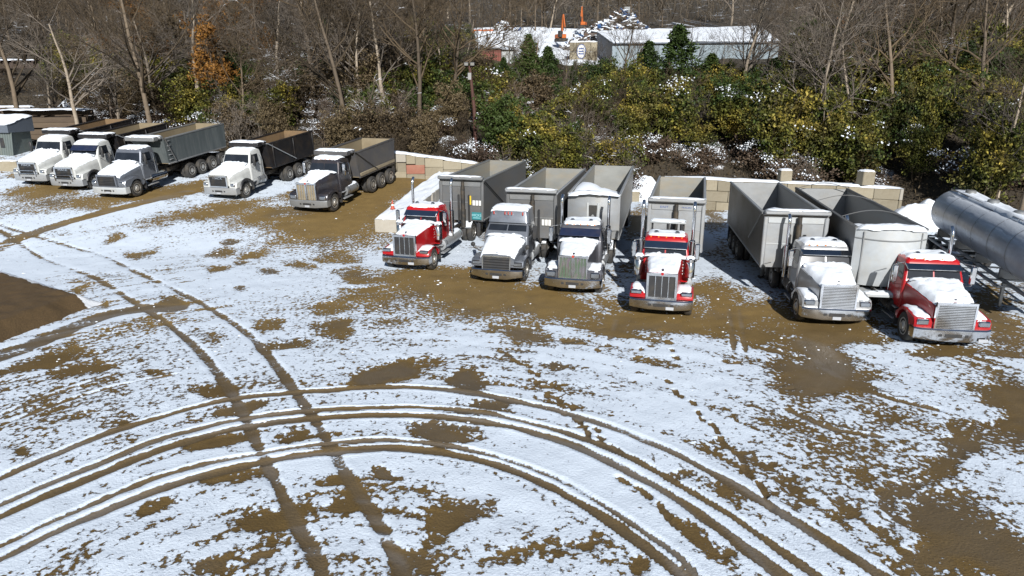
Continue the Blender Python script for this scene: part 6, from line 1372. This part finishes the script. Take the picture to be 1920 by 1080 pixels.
# twiggy leafless shrubs
def shrub(seed):
    segs = []
    for k in range(9):
        t, c = grow(seed * 50 + k, random.uniform(1.8, 3.2), .03, spread=1.0, first=.15, depth=3, nchild=(6, 4, 3), lean=random.uniform(-.7, .7))
        rz = Matrix.Rotation(random.uniform(0, 6.28), 3, 'Z'); o = Vector((random.uniform(-.7, .7), random.uniform(-.7, .7), 0))
        for a, b, r0, r1 in t + c: segs.append((tuple(rz @ Vector(a) + o), tuple(rz @ Vector(b) + o), max(r0, .009), max(r1, .008)))
    return seg_mesh('branches', segs, 3, 'twig')
SH = [shrub(k) for k in range(4)]
# leafy trees that kept brown leaves, and dark evergreens
def leafy_tree(seed, h_, n, size, mat, cone=False):
    t, c = grow(seed, h_, .16, nchild=(9, 5, 3), depth=3, first=.25, spread=1.0)
    r = np.random.default_rng(seed)
    ends = np.array([b for a, b, r0, r1 in c]); C = ends[r.integers(0, len(ends), n)] + r.normal(size=(n, 3)) * .22
    if cone:
        z = r.random(n) ** 1.05 * h_ * .98 + .2; a = r.uniform(0, 6.283, n); tier = .75 + .25 * np.sin(z * 5 + a * 2)
        rr_ = (1 - (z / (h_ * 1.04)) ** 1.7) ** .9 * h_ * .34 * (tier + .25 * np.sin(a * 3 + z)) * np.sqrt(r.uniform(.2, 1, n)); C = np.stack([rr_ * np.cos(a), rr_ * np.sin(a), z - rr_ * .15], 1) + r.normal(size=(n, 3)) * .08
        v, f = leaf_quads(C, size, r, .3); return seg_mesh('trunk', t, 5, 'bark'), np_mesh('crown', v, f, mat), C
    v, f = leaf_quads(C, size, r, .1)
    return seg_mesh('trunk', t + [q for q in c if q[2] > .02], 4, 'bark'), np_mesh('crown', v, f, mat), C
RUST = [leafy_tree(500 + k, 7.5, 4200, .13, 'leaf_rust') for k in range(2)]
EVER = [leafy_tree(520 + k, 7.5, 9000, .11, 'leaf_green', True) for k in range(2)]
VINE = [leafy_tree(540 + k, 8.5, 3600, .10, 'leaf_tan') for k in range(2)]

rv = random.Random(5)
def proj(x, y, z):
    s_, c_ = 378 / 1320, math.cos(math.asin(378 / 1320)); Zc = y * c_ + (9 - z) * s_
    return 960 + 1320 * x / Zc, 540 + 1320 * ((9 - z) * c_ - y * s_) / Zc
def blocks_view(x, y, top):
    """would a plant of this height stand in front of the scrapyard buildings?"""
    px, py = proj(x, y, H0(x, y) + top)
    return 875 < px < 1475 and y < 150 and py < (122 if px < 1135 else 128)
def scatter(n, x0, x1, d0, d1, fn, sep, tries=12, seed=1):
    r = random.Random(seed); P = []
    for _ in range(n):
        for _t in range(tries):
            d = d0 + (d1 - d0) * r.random() ** 1.15; y0 = 0; x = r.uniform(x0, x1)
            y = float(np.interp(x, EDGE_X, EDGE_Y)) + d
            if abs(x) > y * .80 + 3: continue
            if all((x - a) ** 2 + (y - b) ** 2 > sep * sep for a, b in P):
                P.append((x, y)); fn(x, y, r); break
    return P
LM = [(130, 'the timber stacks'), (235, 'the white trucks'), (410, 'the silver truck'), (560, 'the black-boxed truck'), (720, 'the charcoal truck'), (850, 'the red-block wall'), (950, 'the lamp pole'), (1060, 'the teal-signed trailer'), (1200, 'the round-bottomed trailer'), (1330, 'the racked tractor'), (1490, 'the dark-sided trailer'), (1700, 'the white-fronted trailer'), (9999, 'the tank trailer')]
def where(lb, x, y, sc, mid):
    px, _ = proj(x, y, H0(x, y)); d = y - float(np.interp(x, EDGE_X, EDGE_Y))
    up = 'at the foot of' if d < 7 else ('low on' if d < 16 else ('halfway up' if d < 30 else 'high on'))
    size = 'small ' if sc < mid * .88 else ('large ' if sc > mid * 1.12 else '')
    return size + lb.replace('on the hillside bank', ('at the bank foot behind ' if d < 7 else up + ' the bank behind ') + next(p for q, p in LM if px < q))
# -- evergreen bamboo-like bushes over the bank
def bush(x, y, r):
    px, py = proj(x, y, H0(x, y))
    left = px < 700
    k = r.randrange(4); u = r.random()
    green = .28 + .70 * sstep(560, 1150, px)
    sc = r.uniform(.85, 1.55)
    d = y - float(np.interp(x, EDGE_X, EDGE_Y))
    if px < 190 and d < 6: return
    if px < 110 and y < 106: return
    for q in (1, .8, .65, .5, .4):
        if not blocks_view(x, y, 3.3 * sc * q): sc *= q; break
    else: return
    if u < green:
        mt, lb = r.choice((('leaf_mix', 'olive leafy bush on the hillside bank'),) * 6 + (('leaf_green', 'dark green leafy bush on the hillside bank'),))
    else: mt, lb = 'leaf_tan', 'tan dry-leaved bush on the hillside bank'
    lb = where(lb, x, y, sc, 1.05)
    parts = [('stems', PL[k][0], None), ('foliage', PL[k][1], mt)]
    if r.random() < .34 - .014 * d: parts.append(('snow', PS[k], None)); lb = lb.replace('bush ', 'snow-dusted bush ', 1)
    plant('leafy_bush', parts, (x, y, H0(x, y) - .1), r.uniform(0, 6.28), (sc, sc * (r.uniform(.8, 1.2) if px < 1400 else r.uniform(1.05, 1.6))), lb, 'bush', 'bushes on the hillside bank')
scatter(298, -62, 66, 2.0, 60, bush, 1.9, seed=3)
# -- evergreen undergrowth among the leafless trees
def evergreen(x, y, r):
    px, py = proj(x, y, H0(x, y))
    if 900 < px < 1480 or (px < 190 and y < 84) or (px < 110 and y < 106): return
    k = r.randrange(4); sc = r.uniform(.7, 1.3) * (1 if px < 900 else 1.35); mt = r.choice(('leaf_mix', 'leaf_green', 'leaf_mix', 'leaf_tan' if px < 900 else 'leaf_mix'))
    lb = {'leaf_mix': 'olive evergreen shrub on the hillside bank', 'leaf_green': 'dark evergreen shrub on the hillside bank', 'leaf_tan': 'withered tan shrub on the hillside bank'}[mt]
    plant('evergreen_shrub', [('stems', PL[k][0], None), ('foliage', PL[k][1], mt)], (x, y, H0(x, y) - .1), r.uniform(0, 6.28), (sc * 1.1, sc), where(lb, x, y, sc, 1.0), 'shrub', 'evergreen shrubs among the leafless trees')
scatter(165, -75, 0, 5, 70, evergreen, 2.2, seed=12)
scatter(110, 22, 80, 18, 80, evergreen, 2.3, seed=14)
# -- snow-laden brambles along the foot of the bank
def bramble(x, y, r):
    k = r.randrange(3); sc = r.uniform(.7, 1.25)
    if proj(x, y, 3)[0] < 190: return
    plant('bramble', [('stems', BR[k][0], None), ('foliage', BR[k][1], 'leaf_maroon'), ('snow', BS[k], None)], (x, y, H0(x, y) - .1), r.uniform(0, 6.28), sc, where('snow-laden maroon bramble on the hillside bank', x, y, sc, 1.0), 'bramble', 'brambles along the foot of the bank')
scatter(52, -60, 45, .6, 11, bramble, 1.9, seed=4)
# -- leafless shrubs
def twigs(x, y, r):
    sc = r.uniform(.8, 1.5)
    if proj(x, y, 3)[0] < 150 and y < 84: return
    if blocks_view(x, y, 2.6 * sc): return
    px, _ = proj(x, y, 5)
    if px > 1300 and r.random() < .6: return
    plant('bare_shrub', [('branches', SH[r.randrange(4)], r.choice(('twig', 'twig', 'twig_grey', 'bark_snowy' if y < 72 else 'twig')))], (x, y, H0(x, y) - .1), r.uniform(0, 6.28), sc, where('leafless twiggy shrub on the hillside bank', x, y, sc, 1.15), 'shrub', 'leafless shrubs on the bank')
scatter(235, -66, 50, .8, 62, twigs, 1.8, seed=6)
# -- leafless trees on the bank
def bank_tree(x, y, r):
    px, py = proj(x, y, 6)
    if 760 < px < 1500: return
    if px < 190 and y < 108: return
    if px > 1480 and r.random() < .45: return
    k, kind = r.choice(((r.randrange(5), BARE), (r.randrange(3), PALE)))
    sc = r.uniform(.75, 1.35)
    t, c = kind[k]
    lb = 'leafless brown tree on the near hillside' if kind is BARE else 'leafless pale-barked tree on the near hillside'
    plant('bare_tree', [('trunk', t, None), ('crown', c, None)], (x, y, H0(x, y)), r.uniform(0, 6.28), (sc * 1.05, sc), where(lb.replace('near hillside', 'hillside bank'), x, y, sc, .8), 'tree', 'leafless trees on the near hillside')
scatter(110, -72, 75, 4, 55, bank_tree, 2.8, seed=8)
# -- the wood behind
def wood_tree(x, y, r):
    sc = r.uniform(.85, 1.35); px, py = proj(x, y, H0(x, y)); _, pt = proj(x, y, H0(x, y) + 10 * sc)
    if 880 < px < 1480 and y < 152: return
    if 1260 < px < 1370 and y < 185: return
    k, kind = r.choice(((r.randrange(5), BARE), (r.randrange(5), BARE), (r.randrange(5), BARE), (r.randrange(3), PALE)))
    t, c = kind[k]
    dw = y - float(np.interp(x, EDGE_X, EDGE_Y)); wd = 'at wood edge' if dw < 70 else ('in nearer wood' if dw < 95 else ('in middle wood' if dw < 125 else 'deep in wood'))
    lb = ('tall ' if sc > 1.2 else ('low ' if sc < .98 else '')) + ('leafless brown tree' if kind is BARE else 'leafless pale-barked tree') + ' ' + wd + ' behind ' + next(p for q, p in LM if px < q)
    plant('bare_tree', [('trunk', t, None), ('crown', c, None)], (x, y, H0(x, y)), r.uniform(0, 6.28), (sc * 1.15, sc), lb, 'tree', 'leafless trees of the wood')
scatter(215, -190, 190, 48, 165, wood_tree, 4.6, seed=9)
def far_mass():
    """the far wood as one mass of twigs"""
    r = np.random.default_rng(77); n = 80000
    x = r.uniform(-330, 330, n); y = r.uniform(150, 380, n); keep = np.abs(x) < y * .82; x, y = x[keep], y[keep]; n = len(x)
    z0 = hill_z(x, y); hh = r.random(n) ** .8 * 13
    C = np.stack([x, y, z0 + hh], 1); d = r.normal(size=(n, 3)) * np.array([.5, .5, .9]) + np.array([0, 0, .5]); L = r.uniform(.8, 3.2, n)
    d /= np.linalg.norm(d, axis=1)[:, None]
    w = np.cross(d, np.array([0, 1., 0])); w /= np.linalg.norm(w, axis=1)[:, None] + 1e-9; w *= (.03 + .07 * r.random(n))[:, None]
    P0, P1 = C - d * L[:, None] / 2, C + d * L[:, None] / 2
    V_ = np.stack([P0 - w, P0 + w, P1 + w * .4, P1 - w * .4], 1).reshape(-1, 3)
    o = link('distant_wood', np_mesh('distant_wood', V_, np.arange(4 * n).reshape(-1, 4), 'far_twig')); tag(o, 'brown leafless wood covering the far hillside', 'wood', None, 'stuff')
mk_leaf('far_twig', (.014, .011, .007), (.085, .063, .040), (.05, .040, .026))
far_mass()
# -- single trees that can be told apart
def special(kind, k, px_loc, sc, name, label, rz=0., cat='tree', mats=(None, None), group=None):
    x, y = px_loc; t, c = kind[k][0], kind[k][1]
    return plant(name, [('trunk', t, mats[0]), ('crown', c, mats[1])], (x, y, H0(x, y) - .1), rz, sc, label, cat, group)
ST = [('PALE', 0, (25.97, 83.79), 1.25, 'bare_tree', 'large pale leafless tree with several trunks in front of the metal building', 0.4), ('PALE', 1, (27.33, 85.36), 1.1, 'bare_tree', 'slimmer pale leafless tree beside the large one in front of the metal building', 2.0), ('BARE', 1, (13.64, 92.14), 0.9, 'bare_tree', 'dark slender leafless tree in front of the metal building corner', 1.0), ('PALE', 2, (32.76, 47.26), 0.85, 'bare_tree', 'pale leaning leafless tree beside the tank trailer', 0.9), ('BARE', 2, (32.17, 44.13), 0.9, 'bare_tree', 'leafless trunk at the frame edge behind the tank trailer', 2.2), ('RUST', 0, (-46.13, 90.05), 1.15, 'oak_tree', 'rusty-leaved oak tree above the silver dump truck', 0.0), ('RUST', 1, (-34.43, 92.14), 1.45, 'oak_tree', 'tall rusty-leaved oak tree in the wood behind the row of dump trucks', 1.0), ('RUST', 0, (-30.55, 75.44), 0.95, 'oak_tree', 'rusty-leaved oak tree low on the bank above the black-boxed truck', 2.0), ('RUST', 1, (45.86, 94.23), 1.2, 'oak_tree', 'rusty-leaved oak tree high on the bank beyond the dark trailers', 0.5), ('RUST', 0, (-45.39, 115.1), 0.8, 'oak_tree', 'rusty-leaved oak tree deep in the wood', 0.9), ('EVER', 0, (1.82, 81.7), (1.25, 1.05), 'cedar_tree', 'dark green cedar below the red shed', 0.0), ('EVER', 1, (18.53, 82.75), (1.65, 1.2), 'cedar_tree', 'broad dark cedar in front of the metal building', 1.0), ('EVER', 0, (14.84, 80.66), (1.25, 0.95), 'cedar_tree', 'smaller dark cedar beside the broad one in front of the metal building', 2.0), ('EVER', 1, (4.88, 94.23), 0.6, 'cedar_tree', 'dark green cedar left of the emblem wall', 2.0), ('EVER', 1, (-25.79, 75.44), 0.6, 'cedar_tree', 'dark cedar behind the black-boxed truck', 0.3), ('EVER', 0, (44.02, 71.27), 0.8, 'cedar_tree', 'dark cedar on the bank above the tank trailer', 0.3), ('EVER', 1, (42.55, 79.62), 0.8, 'cedar_tree', 'dark cedar in the bushes above the end of the block wall', 1.3), ('SNOWT', 0, (-20.61, 69.18), 1.0, 'snowy_tree', 'snow-covered crooked tree behind the black-boxed truck', 0.0), ('SNOWT', 1, (-24.0, 73.35), 0.9, 'snowy_tree', 'snow-covered crooked tree above the silver dump truck box', 1.4), ('SNOWT', 2, (-41.77, 75.44), 0.9, 'snowy_tree', 'snow-dusted crooked tree behind the white dump trucks', 0.8), ('SNOWT', 1, (-9.17, 61.35), 0.42, 'snowy_tree', 'low snow-covered tree behind the end of the block wall', 2.4), ('SNOWT', 0, (42.82, 73.35), 0.9, 'snowy_tree', 'snow-lined tree high on the bank above the tank trailer', 1.4), ('SNOWT', 2, (43.27, 85.88), 0.9, 'snowy_tree', 'snow-lined tree on the bank beside the rusty oak', 3.0), ('SNOWT', 0, (-15.52, 65.0), 0.7, 'snowy_tree', 'snow-lined leaning tree behind the charcoal dump truck', 4.0), ('BARE', 0, (-14.32, 71.27), 0.95, 'bare_tree', 'vine-draped dark tree behind the charcoal dump truck', 0.0), ('VINE', 0, (-15.76, 74.4), 1.0, 'vine_tree', 'tree hung with dry vines behind the charcoal dump truck', 1.0), ('VINE', 1, (-18.91, 79.62), 1.1, 'vine_tree', 'taller tree hung with dry vines above the charcoal dump truck', 2.0), ('VINE', 0, (-11.52, 81.7), 0.8, 'vine_tree', 'dry-leaved tree between the charcoal truck and the lamp pole', 2.6), ('VINE', 1, (-39.14, 83.79), 0.9, 'vine_tree', 'dry-leaved tree above the silver dump truck', 0.6), ('PALE', 1, (-7.12, 75.44), 0.8, 'bare_tree', 'slim pale leafless tree beside the lamp pole', 0.2), ('PALE', 2, (-38.82, 71.27), 0.75, 'bare_tree', 'pale leafless tree behind the second white dump truck', 2.2), ('PALE', 0, (-50.82, 79.62), 0.8, 'bare_tree', 'pale leafless tree behind the timber stacks', 0.9), ('BARE', 0, (11.14, 100.49), 0.62, 'bare_tree', 'leafless thin tree standing left of the metal building', 1.4), ('BARE', 1, (16.36, 98.4), 0.6, 'bare_tree', 'leafless thin tree standing before the metal building front', 0.6), ('BARE', 2, (24.25, 99.45), 0.7, 'bare_tree', 'leafless thin tree standing before the middle of the metal building', 2.4), ('PALE', 0, (26.07, 95.27), 0.62, 'bare_tree', 'leafless pale tree standing before the metal building roof', 0.9), ('BARE', 1, (33.47, 97.36), 0.75, 'bare_tree', 'leafless thin tree standing before the far end of the metal building', 0.4), ('BARE', 2, (34.43, 92.14), 0.85, 'bare_tree', 'leafless thin tree standing at the far end of the metal building', 2.4), ('BARE', 0, (7.58, 102.58), 0.6, 'bare_tree', 'leafless thin tree standing in front of the orange machine', 5.5), ('BARE', 1, (3.31, 99.45), 0.7, 'bare_tree', 'leafless thin tree standing in front of the snowy yard', 4.8), ('BARE', 2, (-0.72, 97.36), 0.62, 'bare_tree', 'leafless thin tree standing beside the red shed', 4.6), ('PALE', 0, (-6.27, 94.23), 0.75, 'bare_tree', 'leafless pale tree standing left of the red shed', 1.3), ('BARE', 1, (-4.08, 100.49), 0.55, 'bare_tree', 'leafless thin tree standing in front of the red shed', 3.2), ('EVER', 0, (4.14, 85.88), (1.1, 0.85), 'cedar_tree', 'dark evergreen tree below the snowy scrapyard', 1.7), ('EVER', 1, (-0.98, 87.97), 0.62, 'cedar_tree', 'dark evergreen tree below the red shed', 1.0), ('EVER', 0, (23.23, 85.88), (1.3, 0.8), 'cedar_tree', 'dark evergreen tree behind the large pale tree', 0.6), ('EVER', 1, (36.91, 85.88), 0.8, 'cedar_tree', 'dark evergreen tree beyond the white-fronted trailer', 1.3), ('EVER', 0, (7.84, 92.14), 0.55, 'cedar_tree', 'dark evergreen tree below the emblem wall', 5.6), ('EVER', 1, (45.0, 67.09), 0.8, 'cedar_tree', 'dark evergreen tree above the tank trailer middle', 5.0), ('EVER', 0, (29.82, 83.79), (1.2, 0.7), 'cedar_tree', 'dark evergreen tree at the far end of the metal building', 4.8), ('BARE', 0, (-48.79, 71.27), (1.6500000000000001, 1.5), 'bare_tree', 'big spreading leafless tree above the timber stacks', 4.8), ('PALE', 1, (-40.5, 67.09), (1.1550000000000002, 1.05), 'bare_tree', 'big spreading leafless tree behind the first white truck', 1.2), ('BARE', 2, (-32.48, 65.0), (1.54, 1.4), 'bare_tree', 'big spreading leafless tree behind the silver truck', 1.9), ('BARE', 0, (-19.06, 69.18), (1.7600000000000002, 1.6), 'bare_tree', 'big spreading leafless tree between the two rightmost dump trucks', 3.8), ('BARE', 1, (-14.33, 62.92), (1.4850000000000003, 1.35), 'bare_tree', 'big spreading leafless tree behind the charcoal truck', 4.4), ('PALE', 2, (-12.0, 67.09), (1.1550000000000002, 1.05), 'bare_tree', 'big spreading leafless tree at the start of the red-block wall', 5.1), ('BARE', 0, (-8.24, 65.0), (1.4300000000000002, 1.3), 'bare_tree', 'big spreading leafless tree behind the red-block wall', 5.3), ('BARE', 1, (-5.83, 71.27), (1.375, 1.25), 'bare_tree', 'big spreading leafless tree left of the lamp pole', 0.5), ('BARE', 2, (30.91, 69.18), (1.4300000000000002, 1.3), 'bare_tree', 'big spreading leafless tree above the white-fronted trailer', 3.6), ('PALE', 0, (37.0, 67.09), (1.2100000000000002, 1.1), 'bare_tree', 'big spreading leafless tree above the end block', 4.0), ('BARE', 1, (39.55, 60.83), (1.4300000000000002, 1.3), 'bare_tree', 'big spreading leafless tree above the tank trailer', 3.0), ('BARE', 2, (44.85, 75.44), (1.6500000000000001, 1.5), 'bare_tree', 'big spreading leafless tree high above the tank trailer', 1.1)]
for kind, k, loc, sc, nm, lb, rz in ST:
    special({'BARE': BARE, 'PALE': PALE, 'SNOWT': SNOWT, 'RUST': RUST, 'EVER': EVER, 'VINE': VINE}[kind], k, loc, sc, nm, lb, rz)
# -- ground litter: fallen twigs, dead leaves and dry grass on the bank
def litter():
    r = np.random.default_rng(91); n = 60000
    x = r.uniform(-64, 60, n); d = r.random(n) ** 1.4 * 48 - .2; y = np.interp(x, EDGE_X, EDGE_Y) + d
    keep = np.abs(x) < y * .8 + 2; x, y = x[keep], y[keep]; n = len(x)
    C = np.stack([x, y, hill_z(x, y) + r.random(n) ** 2 * .9 - .02], 1)
    a, f = leaf_quads(C, .16, r, -.6, .22)
    tag(link('dry_undergrowth', np_mesh('dry_undergrowth', a, f, 'leaf_tan')), 'dry brown undergrowth covering the bank', 'undergrowth', None, 'stuff')
litter()

# -- crumbs of snow thrown about on the mud
def crumbs():
    r = np.random.default_rng(17); n = 1500
    y = 17 + r.random(n) ** .9 * 30; x = r.uniform(-1, 1, n) * y * .74
    msk = fbm(x * .3 + 5, y * .3, 23, 3) > .47; x, y = x[msk], y[msk]; n = len(x)
    s = .010 + .04 * r.random(n) ** 4.0; s *= (.8 + y / 60)
    base = np.array([(1, 0, 0), (0, 1, 0), (-1, 0, 0), (0, -1, 0), (.5, .5, .62), (-.5, .4, .58), (-.4, -.5, .6), (.5, -.45, .55)])
    V_ = base[None] * s[:, None, None] * (.75 + .5 * r.random((n, 8, 1))) * np.array([1.25, 1, .8]); V_ += np.stack([x, y, ground_z(x, y) + .012], 1)[:, None]
    q = np.array([(0, 1, 5, 4), (1, 2, 6, 5), (2, 3, 7, 6), (3, 0, 4, 7), (4, 5, 6, 7)]); F = (q[None] + (np.arange(n) * 8)[:, None, None]).reshape(-1, 4)
    tag(link('snow_crumbs', np_mesh('snow_crumbs', V_.reshape(-1, 3), F, 'snow', smooth=True)), 'loose crumbs of snow scattered over the mud', 'snow', None, 'stuff')
crumbs()

# -- labels that still coincide are told apart by their place
def settle_labels():
    by = {}
    for o in bpy.data.objects:
        if o.parent is None and 'label' in o and o.get('kind') not in ('structure', 'stuff'): by.setdefault(o['label'], []).append(o)
    nth = ['second', 'third', 'fourth', 'fifth', 'sixth', 'seventh', 'eighth', 'ninth', 'tenth', 'eleventh', 'twelfth', 'thirteenth', 'fourteenth', 'fifteenth', 'sixteenth', 'seventeenth', 'eighteenth', 'nineteenth', 'twentieth', 'twenty-first', 'twenty-second', 'twenty-third', 'twenty-fourth', 'twenty-fifth']
    for lb, os_ in by.items():
        if len(os_) < 2: continue
        os_.sort(key=lambda o: proj(*o.location)[0])
        for i, o in enumerate(os_): o['label'] = lb + (', leftmost' if i == 0 else ', ' + nth[min(i - 1, 23)] + ' from left')
settle_labels()
